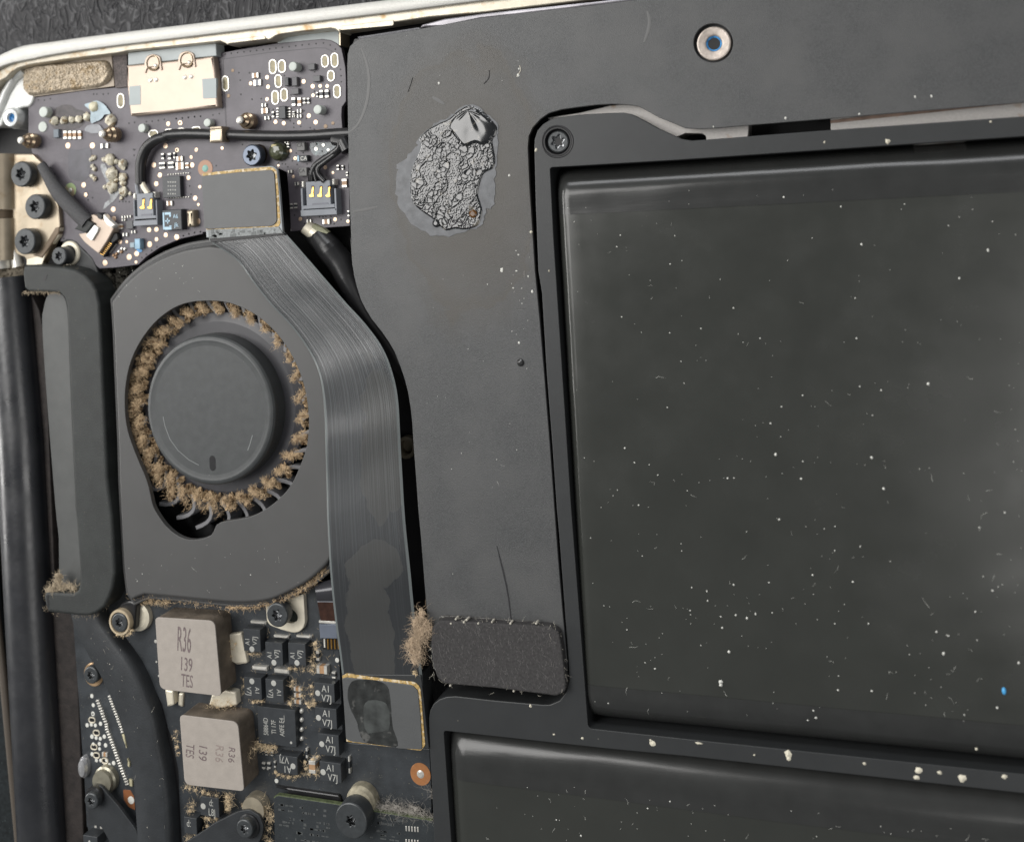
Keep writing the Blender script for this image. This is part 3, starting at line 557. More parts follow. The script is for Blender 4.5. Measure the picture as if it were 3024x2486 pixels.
# lint fringe on the pad
mb = MB()
edge = k('Q', 1003, 760, 1000, 860, 1010, 960, 1035, 1050, 1080, 1092, 1200, 1110, 1500, 1135, 1700, 1160) ; edge2 = k('Q', 1100, 690, 1300, 705, 1500, 715, 1700, 725, 1780, 760, 1808, 850, 1825, 980, 1838, 1080, 1820, 1150)
for e_, n in ((edge, 5), (edge2, 8)):
    for a, b in zip(e_, e_[1:]):
        for t in range(n): x = a[0] + (b[0] - a[0]) * R(); y = a[1] + (b[1] - a[1]) * R(); fibers(mb, P(x, y, zp + .12), 1, (.015, .015, .02), .09, .003, .3, 1.4)
for x, y in ((1130, 712), (1228, 690), (1385, 703), (1300, 712), (1160, 685), (1500, 712), (1520, 1132), (1125, 1098), (1660, 712), (1210, 705)):
    w, q = circ('Q', x, y, 7, zp + .1); mb.lathe(w, [(q, zp + .05), (q * .9, zp + .145), (q * .3, zp + .155)], 7)
tag(mb.build('lint_fringe', m_dust2, None, kind='stuff', smooth=0), 'grey lint fibres clinging round the edge of the dark foam pad', 'lint')
# ============================================================ FAN
zf_ = .30
fan = thing('cooling_fan', 'grey blower fan with its impeller blades clogged by brown dust', 'fan', P(*k1('M', 1330, 1080), -.3))
fo_ = k('M', 692, 405, 760, 315, 820, 255, 900, 192, 1010, 130, 1140, 82, 1250, 62, 1330, 56, 1480, 90, 1650, 190, 1800, 350, 1900, 560, 1990, 800, 2050, 1100, 2085, 1400, 2090, 1690) + k('N', 2090, 300, 2075, 480, 2050, 545, 2000, 600, 1930, 660, 1850, 710, 1760, 755, 1680, 785, 1560, 802, 1440, 802, 1300, 790, 1100, 770, 900, 752, 790, 745) + k('M', 748, 1690, 735, 1300, 718, 900, 706, 600, 696, 450)
hole_ = cr(k('M', 1180, 408, 1300, 398, 1400, 405, 1480, 428, 1560, 465, 1630, 512, 1700, 575, 1760, 645, 1810, 722, 1850, 800, 1885, 890, 1908, 980, 1922, 1080, 1926, 1170, 1918, 1270, 1900, 1350, 1870, 1430, 1835, 1510, 1790, 1580) + k('N', 1720, 172, 1650, 222, 1580, 258, 1520, 275, 1440, 288, 1385, 298, 1350, 318, 1335, 350, 1315, 380, 1270, 400, 1210, 410, 1150, 402, 1090, 372, 1030, 318, 985, 255, 955, 200, 940, 140, 930, 90) + k('M', 928, 1560, 905, 1490, 870, 1410, 830, 1310, 800, 1220, 783, 1130, 778, 1020, 783, 930, 800, 830, 830, 740, 870, 660, 925, 580, 990, 510, 1080, 445), 3)
fo_ = cr(fo_[:32], 3, False) + fo_[32:]
prism('top_plate', fo_, zf_, zf_ - .08, m_fan, fan, bev=.045, seg=4, holes=[hole_], hbev=.008)
m1 = MB(); oo = wp(fo_, zf_); oo = oo[::-1] if area2(oo) < 0 else oo
m1.prism(offs(oo, -.055), zf_ - .085, -.3, .012); m1.build('housing_wall', mat('dark_housing', (.030, .031, .032), .5, 0, var=.3, vs=6, bump=.3, bs=30), fan)
lip_ = offs(oo, -.10); m1 = MB(); m1.ring_strip([(x, y, .0) for x, y in lip_], [(x, y, .19) for x, y in lip_]); m1.ring_strip([(x, y, .19) for x, y in lip_], [(x, y, .20) for x, y in offs(lip_, .015)]); m1.ring_strip([(x, y, .20) for x, y in offs(lip_, .015)], [(x, y, .20) for x, y in offs(oo, .02)]); m1.build('lower_lip', m_fan, fan)
# (a real hole would show the inside: the wall block is only seen round the rim; the well is its own liner)
HC, HR = circ('M', 1303, 1085, 425, zf_)   # hub
hx = P(*k1('M', 1303, 612), zf_); hb = P(*k1('M', 1310, 1552), zf_); HR = abs(hx.y - hb.y) / 2; HC = Vector(((P(*k1('M', 926, 1090), zf_).x + P(*k1('M', 1690, 1090), zf_).x) / 2, (hx.y + hb.y) / 2, zf_))
m1 = MB(); m1.lathe(HC, [(HR * 1.0, -.2), (HR * 1.0, .20), (HR * .995, .245), (HR * .975, .275), (HR * .95, .288), (HR * .93, .292), (HR * .9, .287), (HR * .86, .283), (.02, .283)], 72); m1.build('hub', m_hub, fan)
q, s1 = circ('M', 1326, 1410, 1, .283); m1 = MB(); n = 20; m1.add([(q.x + 21 * s1 * cos(a), q.y + (24 * sin(a) + 20 * (1 if sin(a) > 0 else -1)) * s1, .2845) for a in [(i + .5) * 2 * pi / n for i in range(n)]], [tuple(range(n))]); m1.build('hub_mark', m_cable, fan)
m_sc = mat('scuff_grey', (.16, .17, .17), .5)
for (c, pts) in (('M', (1018, 1120, 1030, 1180, 1060, 1260, 1110, 1330, 1180, 1390, 1240, 1422)), ('M', (1575, 1235, 1560, 1290, 1545, 1330))):
    m1 = MB(); m1.tube([P(*p, .284) for p in k(c, *pts)], .008, 5, .3); m1.build('scuff', m_sc, fan)
m1 = MB(); m1.lathe(HC, [(HR * 1.29, -.12), (HR * 1.27, -.07), (HR * 1.15, -.03), (HR * 1.02, -.03), (HR * .99, -.03)], 72, close_top=False); m1.build('impeller_disc', mat('impeller_plastic', (.050, .050, .056), .38, 0, var=.1), fan)
# blades: r 1.3 .. 1.72 HR
NB = 33; m_bl_ = mat('blade_plastic', (.24, .24, .25), .4); me0 = None
def bladepts(t): 
    a = .15 * sin(t * pi * .9) - .05 * t; return HR * (1.24 + .5 * t), a
bt = .05
for kx in range(NB):
    a0 = kx * 2 * pi / NB + .05; m1 = MB(); rg = []
    for i in range(9):
        r, a = bladepts(i / 8); c_ = Vector((cos(a0 + a), sin(a0 + a), 0)) * r; r2, a2_ = bladepts(i / 8 + .02); d = (Vector((cos(a0 + a2_), sin(a0 + a2_), 0)) * r2 - c_).normalized(); nn_ = Vector((-d.y, d.x, 0)) * .03
        rg.append((c_ + nn_, c_ - nn_))
    ring = [p[0] for p in rg] + [p[1] for p in rg][::-1]
    m1.prism([(HC.x + p.x, HC.y + p.y) for p in ring], -.06, -.40, .006, seg=1)
    m1.build('blade', m_bl_, fan)
# dust: a matted tuft caught on the leading edge of every blade
mb = MB()
def blob(mb, c, r, sq=(1, 1, 1), n=9, rough=.45, rot=0):
    vs = []; fs = []; rows = 7
    for i in range(rows + 1):
        th = pi * i / rows
        for j in range(n):
            ph = 2 * pi * j / n; d = Vector((sin(th) * cos(ph), sin(th) * sin(ph), cos(th))); q = r * (1 + rough * noise.noise((Vector(c) * 7 + d * 1.7)) * 1.6 + .2 * noise.noise((Vector(c) + d * 4)))
            v = Vector((d.x * sq[0], d.y * sq[1], d.z * sq[2])) * q; vs.append((c[0] + v.x * cos(rot) - v.y * sin(rot), c[1] + v.x * sin(rot) + v.y * cos(rot), c[2] + v.z))
    for i in range(rows):
        for j in range(n): fs.append((i * n + j, (i + 1) * n + j, (i + 1) * n + (j + 1) % n, i * n + (j + 1) % n))
    mb.add(vs, fs)
for kx in range(NB):
    a0 = kx * 2 * pi / NB + .05; a = a0 % (2 * pi)
    left = max(0, cos(a - radians(195))); top = max(0, cos(a - radians(80)))
    big = .9 + .45 * left
    notch = 1.7 < (a0 % (2 * pi)) - 2.5 < 2.3
    for j in range(8):
        rs_ = 1.20 + .13 * max(0, cos(a - radians(45))); rr = HR * (rs_ + (.14 + .12 * left) * (.5 if notch else 1) * R() ** 1.3); aa = a0 + U(-.045, .045) * (1 + left)
        c_ = (HC.x + rr * cos(aa), HC.y + rr * sin(aa), -.10 + .12 * R()); blob(mb, c_, U(.025, .055) * big, (1.3, .7, .8), 9, .6, a0 + U(-.6, .6))
    for j in range(5):
        rr = HR * (1.21 + .13 * max(0, cos(a - radians(45))) + (.05 if left > .2 else .035) * j); aa = a0 + .15 * sin(max(0, (rr / HR - 1.24) / .5) * 2.8)
        fibers(mb, (HC.x + rr * cos(aa), HC.y + rr * sin(aa), .15), int((110 * big - 22 * j) * (.4 if notch and j > 1 else 1)), (.026 + .02 * left, .026 + .02 * left, .03), .075, .005, .5, 1.2, a0 + U(-.5, .5) + (pi if R() < .5 else 0))
mb.build('blade_dust', m_dust, fan, kind='stuff', smooth=0)
# inner liner of the fan (dark well)
mb = MB(); hw = wp(hole_, zf_); hw = hw[::-1] if area2(hw) < 0 else hw
# housing_wall is solid, so reopen it: rebuild with the hole
for o in [o for o in fan.children if o.name.startswith('housing_wall')]: bpy.data.objects.remove(o)
big_ = [(HC.x + HR * 1.78 * cos(a), HC.y + HR * 1.78 * sin(a)) for a in [i * 2 * pi / 64 for i in range(64)]]
m1 = MB(); ring = offs(oo, -.055); m1.ring_strip([(x, y, -.42) for x, y in ring], [(x, y, zf_ - .09) for x, y in ring]); m1.ring_strip([(x, y, zf_ - .09) for x, y in ring], [(x, y, zf_ - .085) for x, y in offs(ring, .01)]); m1.ring_strip([(x, y, zf_ - .085) for x, y in offs(ring, .01)], [(x, y, zf_ - .085) for x, y in offs(ring, .2)])
m1.sheet(ring, -.42)
m1.build('housing_wall', mat('dark_housing', (.030, .031, .032), .5, 0, var=.3, vs=6, bump=.3, bs=30), fan)
# dust fringes along the fan's lower edge
mb = MB()
ed = k('N', 800, 752, 1000, 775, 1200, 800, 1400, 825, 1560, 825, 1700, 800, 1850, 730, 1950, 665, 2040, 580)
for i, (a, b) in enumerate(zip(ed, ed[1:])):
    n = (30, 30, 26, 40, 60, 110, 170, 150)[i]
    for _ in range(n):
        t = R(); fibers(mb, P(a[0] + (b[0] - a[0]) * t + U(-3, 3), a[1] + (b[1] - a[1]) * t + U(-3, 5), .2), 2, (.012, .015, .03), .07, .0055, .4)
        if R() < .25 and i > 2: blob(mb, P(a[0] + (b[0] - a[0]) * t, a[1] + (b[1] - a[1]) * t + 2, .18), U(.012, .035), (1.4, .8, .8), 6, .9)
for _ in range(60): x = U(880, 1050); fibers(mb, P(*k1('N', x, 790 + (x - 880) * .1 + U(-6, 14)), .15), 2, (.01, .015, .02), .07, .0055, .3)
tag(mb.build('dust_fringe', m_dust, None, kind='stuff', smooth=0), 'line of tan dust caught along the lower rim of the fan housing', 'dust')

# ============================================================ FLEX CABLE
fx = thing('flat_flex_cable', 'long grey flat flex cable bending past the fan between two gold edged plugs', 'flex cable', P(1020, 1300, .3))
cL = cr(k('D', 400, 1075, 440, 1110) + k('O', -210, 150, -100, 300, 0, 425, 100, 530, 170, 615, 230, 705, 275, 790, 305, 880, 322, 980, 330, 1080, 336, 1250, 342, 1450, 347, 1690) + k('Q', 356, 200, 372, 450, 398, 700, 425, 900, 442, 1040, 450, 1110), 5, False)
cRt = cr(k('D', 1180, 1010, 1230, 1060) + k('O', 40, -75, 130, 22, 210, 115, 300, 218, 390, 322, 480, 425, 560, 510, 625, 590, 680, 668, 725, 755, 755, 840, 778, 930, 792, 1030, 801, 1170, 810, 1350, 820, 1510, 830, 1690) + k('Q', 845, 180, 868, 400, 893, 650, 918, 830, 935, 980, 945, 1110), 5, False)
n = 150; cL = resamp([Vector((*q, 0)) for q in cL], n); cRt = resamp([Vector((*q, 0)) for q in cRt], n); nu = 40
def zcab(t): return .40 - .05 * min(1, t * 3) + .010 * sin(t * 19) + .012 * sin(t * 40) * math.exp(-((t - .45) / .13) ** 2)
# taper & match sections better: bias the pairing so sections stay square to the run
vs = []; uv = []; tot = 0
for i in range(n):
    t = i / (n - 1); z = zcab(t); a = P(cL[i].x, cL[i].y, z); b = P(cRt[i].x, cRt[i].y, z)
    for j in range(nu + 1):
        u = j / nu; p = a.lerp(b, u); p.z += .010 * sin(u * pi) * sin(t * 9 + 1) + .007 * noise.noise(Vector((u * 2.5, t * 14, 0))) - (.012 * (1 - min(1, min(u, 1 - u) / .03)))
        vs.append(p); uv.append((u, t))
fs = [(i * (nu + 1) + j, (i + 1) * (nu + 1) + j, (i + 1) * (nu + 1) + j + 1, i * (nu + 1) + j + 1) for i in range(n - 1) for j in range(nu)]
m_flex = mat('flex_film', (.028, .030, .032), .22, 0, var=.08, vs=2)
nt = m_flex.node_tree; N_ = nt.nodes; L_ = nt.links.new; bs_ = N_['Principled BSDF']; bs_.inputs['Coat Weight'].default_value = .35; bs_.inputs['Coat Roughness'].default_value = .22
prev = bs_.inputs['Base Color'].links[0].from_socket
uvn = N_.new('ShaderNodeUVMap'); sp_ = N_.new('ShaderNodeSeparateXYZ'); L_(uvn.outputs[0], sp_.inputs[0])
def mth(op, a, b=None, c=None):
    q = N_.new('ShaderNodeMath'); q.operation = op
    for i, v in enumerate((a, b, c)):
        if v is None: continue
        if isinstance(v, (int, float)): q.inputs[i].default_value = v
        else: L_(v, q.inputs[i])
    return q.outputs[0]
u_, v_ = sp_.outputs[0], sp_.outputs[1]
n1 = N_.new('ShaderNodeTexNoise'); n1.noise_dimensions = '1D'; n1.inputs['Scale'].default_value = 44; n1.inputs['Detail'].default_value = 1; L_(mth('ADD', u_, mth('MULTIPLY', mth('SINE', mth('MULTIPLY', v_, 7)), .012)), n1.inputs['W'])
ln1 = mth('GREATER_THAN', n1.outputs[0], .56)                       # long traces
hatch = mth('MULTIPLY', mth('SINE', mth('MULTIPLY', u_, 2 * pi * 46)), mth('SINE', mth('MULTIPLY', v_, 2 * pi * 300)))
hgt = mth('ADD', mth('MULTIPLY', n1.outputs[0], 1.3), mth('MULTIPLY', mth('SMOOTH_MIN' if False else 'MAXIMUM', hatch, 0), mth('SUBTRACT', .55, mth('MULTIPLY', ln1, .45))))
fade = mth('SUBTRACT', 1.0, mth('MULTIPLY', mth('GREATER_THAN', v_, .74), .0)); fd = N_.new('ShaderNodeMapRange'); fd.inputs[1].default_value = .62; fd.inputs[2].default_value = .82; fd.inputs[3].default_value = 1; fd.inputs[4].default_value = .10; L_(v_, fd.inputs[0])
hg = mth('MULTIPLY', hgt, fd.outputs[0]); bp = N_.new('ShaderNodeBump'); bp.inputs['Strength'].default_value = .8; bp.inputs['Distance'].default_value = .006; L_(hg, bp.inputs['Height']); L_(bp.outputs[0], bs_.inputs['Normal'])
mx = N_.new('ShaderNodeMix'); mx.data_type = 'RGBA'; mx.inputs[7].default_value = (.125, .135, .14, 1); L_(prev, mx.inputs[6]); L_(mth('MULTIPLY', mth('MULTIPLY', mth('ADD', mth('MULTIPLY', ln1, .5), mth('MULTIPLY', mth('MAXIMUM', hatch, 0), .6)), fd.outputs[0]), .9), mx.inputs[0])
# damp tide marks: darker brown-grey where liquid ran down the cable
tn = N_.new('ShaderNodeTexNoise'); tn.noise_dimensions = '2D'; tn.inputs['Scale'].default_value = 1; tn.inputs['Detail'].default_value = 5; cb = N_.new('ShaderNodeCombineXYZ'); L_(mth('MULTIPLY', u_, 2.0), cb.inputs[0]); L_(mth('MULTIPLY', v_, 11), cb.inputs[1]); L_(cb.outputs[0], tn.inputs['Vector'])
def ell(uc, vc, ur, vr): return mth('ADD', mth('ADD', mth('POWER', mth('ABSOLUTE', mth('DIVIDE', mth('SUBTRACT', u_, uc), ur)), 2.0), mth('POWER', mth('ABSOLUTE', mth('DIVIDE', mth('SUBTRACT', v_, vc), vr)), 2.0)), mth('MULTIPLY', tn.outputs[0], 2.0))
em = mth('MINIMUM', ell(.78, .54, .34, .17), mth('MINIMUM', ell(.42, .90, .30, .15), ell(.55, .76, .35, .05)))
r1 = N_.new('ShaderNodeMapRange'); r1.inputs[1].default_value = 1.80; r1.inputs[2].default_value = 1.90; r1.inputs[3].default_value = 1; r1.inputs[4].default_value = 0; L_(em, r1.inputs[0])
m2_ = N_.new('ShaderNodeMix'); m2_.data_type = 'RGBA'; m2_.inputs[7].default_value = (.040, .040, .036, 1); L_(mx.outputs[2], m2_.inputs[6]); L_(mth('MULTIPLY', r1.outputs[0], .5), m2_.inputs[0])
L_(mth('ADD', mth('MULTIPLY', r1.outputs[0], .22), .22), bs_.inputs['Roughness'])
e1 = mth('GREATER_THAN', mth('ABSOLUTE', mth('SUBTRACT', u_, .5)), .47)
m3_ = N_.new('ShaderNodeMix'); m3_.data_type = 'RGBA'; m3_.inputs[7].default_value = (.12, .135, .135, 1); L_(m2_.outputs[2], m3_.inputs[6]); L_(e1, m3_.inputs[0]); L_(m3_.outputs[2], bs_.inputs['Base Color'])
mk('cable_ribbon', vs, fs, m_flex, fx, smooth=60, uv=uv)
m_wet = mat('grey_label_film', (.088, .091, .092), .45, 0, var=.05, vs=4, bump=.25, bs=90, specks=((.25, .25, .24), 30, .26))
m_glue = mat('ochre_adhesive', (.46, .31, .11), .5, 0, var=.45, vs=22, bump=.8, bs=50, blotch=((.66, .55, .38), 16, .52, .6))
m_film = mat('clear_grey_film', (.17, .185, .185), .35, 0, var=.35, vs=30)
# upper plug
prism('plug_body', fil(k('D', 332, 395, 700, 345, 1050, 312, 1108, 345, 1130, 560, 1165, 1005, 380, 1050, 372, 960), [4, 0, 14, 14, 0, 2, 2, 0]), .42, .375, mat('film_edge_grey', (.26, .28, .29), .35, .1), fx, bev=.01)
prism('plug_shade_block', k('D', 350, 430, 1000, 370, 1040, 960, 400, 990), .374, 0, m_black, fx, bev=0)  # black block painting the shade of the deep gap under the plug
prism('adhesive', fil(k('D', 338, 390, 700, 350, 1040, 322, 1098, 352, 1118, 560, 1138, 900, 1120, 935, 1040, 945, 395, 978, 375, 960), [3, 0, 12, 12, 0, 4, 4, 0, 2, 2]), .428, .40, m_glue, fx, bev=.004)
prism('label_film', fil(k('D', 330, 418, 700, 380, 1045, 354, 1075, 385, 1090, 600, 1102, 870, 1085, 905, 1045, 930, 700, 945, 390, 962, 360, 950), [4, 0, 8, 8, 0, 6, 6, 4, 0, 6, 3]), .445, .42, m_wet, fx, bev=.005)
prism('film_tail', k('D', 388, 968, 1120, 938, 1163, 1003, 412, 1078), .434, .38, m_film, fx, bev=.003)
prism('fold_shadow_strip', k('D', 412, 1060, 1165, 1000, 1185, 1018, 425, 1098), .440, .36, m_black, fx, bev=.004)  # black strip painted as the shadow line along the fold
mb = MB()
for i in range(30):
    x = U(420, 1100); q = k1('D', x, U(985, 1055) - (x - 380) * .06); w = P(*q, .4355); mb.box((w.x, w.y), U(.02, .06), U(.02, .08), .4375, .43, 0, 0)
mb.build('trace_marks', mat('dark_trace', (.09, .1, .1), .4), fx, kind='stuff')
# lower plug
prism('plug_body', fil(k('Q', 440, 1035, 935, 1040, 985, 1500, 470, 1460), 4), .36, .05, m_bez, fx, bev=.01)
prism('adhesive', fil(k('Q', 445, 1045, 470, 1032, 700, 1062, 900, 1085, 932, 1120, 962, 1480, 935, 1512, 470, 1455), [2, 2, 0, 10, 8, 6, 4, 2]), .37, .34, m_glue, fx, bev=.004)
prism('label_film', fil(k('Q', 446, 1062, 470, 1056, 700, 1080, 880, 1105, 915, 1135, 932, 1300, 942, 1495, 935, 1505, 800, 1498, 700, 1480, 500, 1455, 468, 1440), [3, 3, 0, 6, 6, 0, 4, 4, 0, 0, 6, 4]), .385, .36, m_wet, fx, bev=.005)
m_damp = mat('damp_stain', (.026, .028, .027), .38, 0, var=.5, vs=7, bump=.3, bs=20, blotch=((.10, .10, .095), 6, .58, .66))
def patch(nm, c, pts, z, m, par, jit=0):
    q = cr(k(c, *pts), 4); q = [(x + random.gauss(0, jit), y + random.gauss(0, jit)) for x, y in q]; mb = MB(); mb.sheet(wp(q, z), z); return mb.build(nm, m, par, smooth=0)
patch('damp_patch', 'Q', (505, 1080, 600, 1068, 690, 1085, 735, 1130, 748, 1250, 760, 1370, 790, 1480, 700, 1478, 600, 1462, 560, 1420, 530, 1320, 495, 1250, 478, 1160), .387, m_damp, fx, .5)
patch('damp_patch', 'Q', (590, 1210, 680, 1200, 730, 1240, 740, 1370, 705, 1390, 640, 1400, 600, 1400, 580, 1330), .389, mat('damp_core', (.050, .055, .053), .45, 0, var=.5, vs=5), fx, .6)
prism('cable_end_step', k('Q', 945, 1050, 968, 1100, 990, 1300, 992, 1500, 984, 1500, 978, 1300, 955, 1110), .2, 0, m_rub, fx, bev=.004)

# ============================================================ BLACK ROUND CABLES
def tubething(nm, label, cat, pts, zs, r, m=m_cable, part='sheath'):
    sp_ = cr(pts, 6, False); nn_ = len(sp_); P3 = []
    for i, q in enumerate(sp_):
        t = i / (nn_ - 1) * (len(zs) - 1); j = min(int(t), len(zs) - 2); z = zs[j] + (zs[j + 1] - zs[j]) * (t - j); P3.append(P(*q, z))
    t_ = thing(nm, label, cat, P3[nn_ // 2]); mb = MB()
    ri = lambda t: r[min(int(t), len(r) - 2)] * (1 - (t - min(int(t), len(r) - 2))) + r[min(int(t), len(r) - 2) + 1] * (t - min(int(t), len(r) - 2))
    rr = [ri(i / (nn_ - 1) * (len(r) - 1)) for i in range(nn_)] if isinstance(r, list) else r
    mb.tube(P3, rr, 14); mb.build(part, m, t_, smooth=60); return t_, P3
tubething('speaker_cable', 'thick glossy black cable dropping into the gap beside the flat flex cable', 'cable', k('D', 1380, 900, 1480, 985, 1580, 1085, 1670, 1200) + k('O', 445, 180, 520, 330, 590, 470, 680, 600, 780, 740, 900, 900), [-.34, -.22, -.06, .0, -.03, -.05, -.08, -.1, -.1, -.1, -.2], [.16, .19, .20, .205, .19, .17, .16])
t_, _ = tubething('cream_cable_end', 'short cream coloured cable end poking from under the small board', 'cable', k('D', 1400, 930, 1470, 985, 1560, 1050), [.0, -.02, -.02], .12, m_cream)
mb = MB(); mb.tube([P(*q, -.01) for q in k('D', 1480, 955, 1560, 990, 1620, 1035)], .09, 10); mb.build('second_core', mat('olive_core', (.30, .30, .2), .6, bump=1, bs=50), t_)
ct, _ = tubething('wire_harness', 'slim black sleeved cable running along the board under a metal clip', 'cable', k('D', 2000, -25, 1800, -20, 1400, 5, 1000, 8, 560, -5, 200, -15, 0, -5) + k('C', 1700, 15, 1600, 45, 1500, 130, 1450, 260, 1440, 380, 1445, 500), [.16, .16, .14, .12, .14, .14, .13, .12, .10, .08], [.085] * 12)
mb = MB(); mb.tube([P(*q, .1) for q in k('C', 1455, 480, 1480, 540, 1520, 600)], .045, 8); mb.build('cream_wire', m_cream, ct)
mb = MB(); mb.tube([P(*q, .09) for q in k('C', 1405, 490, 1410, 550, 1420, 600)], .035, 8); mb.build('bare_wire', m_conn, ct)
cl = thing('cable_clip', 'small square metal clip folded over the slim black cable', 'clip', P(*k1('B', 472, 1380), .1))
prism('clip_plate', k('B', 412, 1325, 538, 1318, 542, 1455, 408, 1465), .30, .1, m_nick, cl, bev=.03)
prism('clip_lip', k('B', 416, 1300, 530, 1295, 538, 1325, 410, 1332), .2, 0, m_nick, cl, bev=.02)
w1, pp = tubething('forked_wires', 'pair of thin black wires splitting into the three pin connector', 'wires', k('D', 1760, 60, 1740, 130, 1670, 190, 1590, 240, 1500, 310, 1460, 400, 1455, 470), [.25, .2, .14, .14, .13, .12, .1], .05)
mb = MB(); mb.tube([P(*q, .15) for q in cr(k('D', 1780, 80, 1750, 150, 1680, 210, 1600, 270, 1530, 330, 1530, 400, 1590, 470), 5, False)], .042, 10); mb.build('wire', m_cable, w1, smooth=60)
mb = MB(); mb.tube([P(*q, .13) for q in cr(k('D', 1650, 200, 1560, 265, 1490, 350, 1495, 420, 1510, 475), 5, False)], .03, 8); mb.build('wire', m_cable, w1, smooth=60)
mb = MB(); mb.tube([P(*q, z) for q, z in zip(k('D', 1700, 40, 1790, 60, 1830, 160), (.15, .2, .22))], .10, 12); mb.build('sleeve_end', m_cable, w1, smooth=60)
# ============================================================ SMALL PURPLE BOARD
io = thing('connector_board', 'purple grey circuit board in the corner, corroded on its left side', 'circuit board', P(600, 500, -.08))
bo = k('A', 290, 1085, 300, 1045, 335, 1003, 900, 925, 1295, 888) + k('B', 480, 556, 700, 512, 1110, 445, 1400, 417, 1560, 402, 1650, 412, 1715, 445, 1765, 500, 1785, 590, 1805, 690, 1812, 800, 1812, 1040, 1770, 1100, 1765, 1180, 1775, 1335, 1900, 1335, 1900, 1450) + k('D', 1840, 300, 1852, 930, 1500, 955, 1245, 988, 1232, 700, 1205, 380, 1130, 345, 1000, 400, 1000, 900, 420, 985, 340, 995) + k('C', 2083, 1010, 1850, 1062, 1640, 1150, 1500, 1245, 1420, 1325, 1200, 1355, 1020, 1366, 985, 1335, 880, 1190, 780, 1100, 700, 1080, 620, 1090, 610, 940, 590, 740, 510, 545, 430, 290, 330, 185) + k('A', 290, 1400)
prism('board', bo, 0, -.09, m_pcb, io, bev=.008)
prism('ground_trace', k('B', 545, 605, 1000, 540, 1500, 490, 1600, 492, 1660, 520, 1715, 580, 1728, 640, 1722, 640, 1708, 585, 1655, 528, 1598, 500, 1500, 498, 1000, 548, 552, 612, 590, 1330, 575, 1335), .003, -.01, mat('trace_mark', (.038, .032, .042), .4), io, bev=0)
via = [('B', x, y) for x, y in zip((505, 572, 636, 700, 765, 830, 895, 961, 1028, 1093, 1160, 1228, 1295, 1362, 1431, 1504, 1580, 1650, 1702), (566, 557, 550, 543, 536, 528, 520, 513, 504, 496, 489, 481, 473, 465, 457, 450, 444, 465, 508))] + \
    [('B', x, y) for x, y in ((516, 640), (521, 714), (540, 975), (545, 1050), (548, 1110), (512, 1168), (447, 1182), (322, 1195), (259, 1201), (196, 1207), (132, 1213), (70, 1219), (713, 748), (822, 750), (727, 826), (733, 970), (848, 1020), (942, 1015), (1754, 714), (1760, 780), (1763, 842), (1490, 740), (1178, 778), (1663, 686), (1247, 977), (1320, 885), (1262, 885), (1275, 1268), (1276, 1308), (1347, 1298), (1445, 1312), (1485, 1328), (1382, 1140), (1405, 1217), (1355, 1217), (1065, 1125), (1240, 1240), (1488, 938))] + \
    [('D', x, y) for x, y in ((750, 95), (480, 312), (1302, 183), (1372, 180), (1262, 262), (1310, 300), (1412, 295), (1225, 230), (1285, 818), (1386, 905), (1690, 908), (1762, 862), (1540, 835), (1575, 838), (1605, 832), (1658, 832), (1120, 285), (1158, 293), (1192, 296), (1216, 325), (208, 520), (222, 605), (145, 1030), (200, 1010), (258, 1000), (318, 990))] + \
    [('C', x, y) for x, y in ((1455, 1255), (1500, 1220), (1555, 1180), (1610, 1145), (1880, 1030), (1938, 1012), (1995, 995), (2055, 988), (895, 625), (905, 660), (1225, 680), (1260, 680), (1290, 680), (1325, 682), (640, 910), (632, 990), (655, 1060), (515, 330), (560, 400), (1790, 20), (1850, 30), (900, 600), (950, 640), (1375, 205), (1382, 150))] + \
    [('A', x, y) for x, y in ((395, 1028), (455, 1030), (515, 1015), (960, 968), (992, 968), (1058, 968), (1110, 962), (1380, 1258), (1322, 1266), (1500, 1250), (1560, 1245), (1622, 1238), (1685, 1228), (1808, 1220), (1870, 1213), (1930, 1207), (1995, 1200), (2055, 1195), (1370, 1535))]
mb = MB()
for c, x, y in via: w, q = circ(c, x, y, 8.5, 0); mb.lathe(w, [(q, .001), (q * .9, .003)], 8)
mb.build('via_holes', m_black, io, kind='stuff')
for c, l in (('B', ((1063, 687, 80, 150), (1157, 683, 85, 135), (1120, 835, 78, 135), (1088, 1003, 80, 145), (1180, 975, 80, 135), (577, 860, 78, 155), (1598, 630, 80, 130), (1697, 620, 80, 150), (1660, 780, 80, 115), (1722, 940, 80, 140), (277, 1335, 100, 72), (120, 1350, 100, 72))), ('A', ((1575, 1375, 105, 80), (1735, 1360, 100, 72), (1240, 1035, 80, 145)))):
    for q in l: ringpad(io, c, *q, 0)
dotpads(io, 'B', ((1003, 795, 22), (1013, 893, 22), (1003, 1020, 21), (835, 858, 20), (1378, 838, 24), (1472, 888, 24), (1548, 885, 20), (1620, 885, 20), (1475, 980, 20), (1432, 1190, 24), (1502, 1255, 25), (1332, 1258, 22), (1175, 1265, 23), (1090, 1252, 23), (110, 1260, 24), (80, 1540, 22), (225, 1615, 16), (278, 1535, 18), (543, 1520, 18), (1243, 1550, 18), (1293, 1625, 20)), 0)
dotpads(io, 'B', ((650, 725, 18), (607, 985, 20), (1603, 1298, 22), (1678, 1265, 18)), 0, mat('dull_pad', (.20, .14, .09), .4, .3))
dotpads(io, 'A', ((1725, 1272, 24), (1850, 1262, 24), (697, 1495, 30), (948, 1495, 30), (1697, 1498, 27), (1815, 1540, 22)), 0)
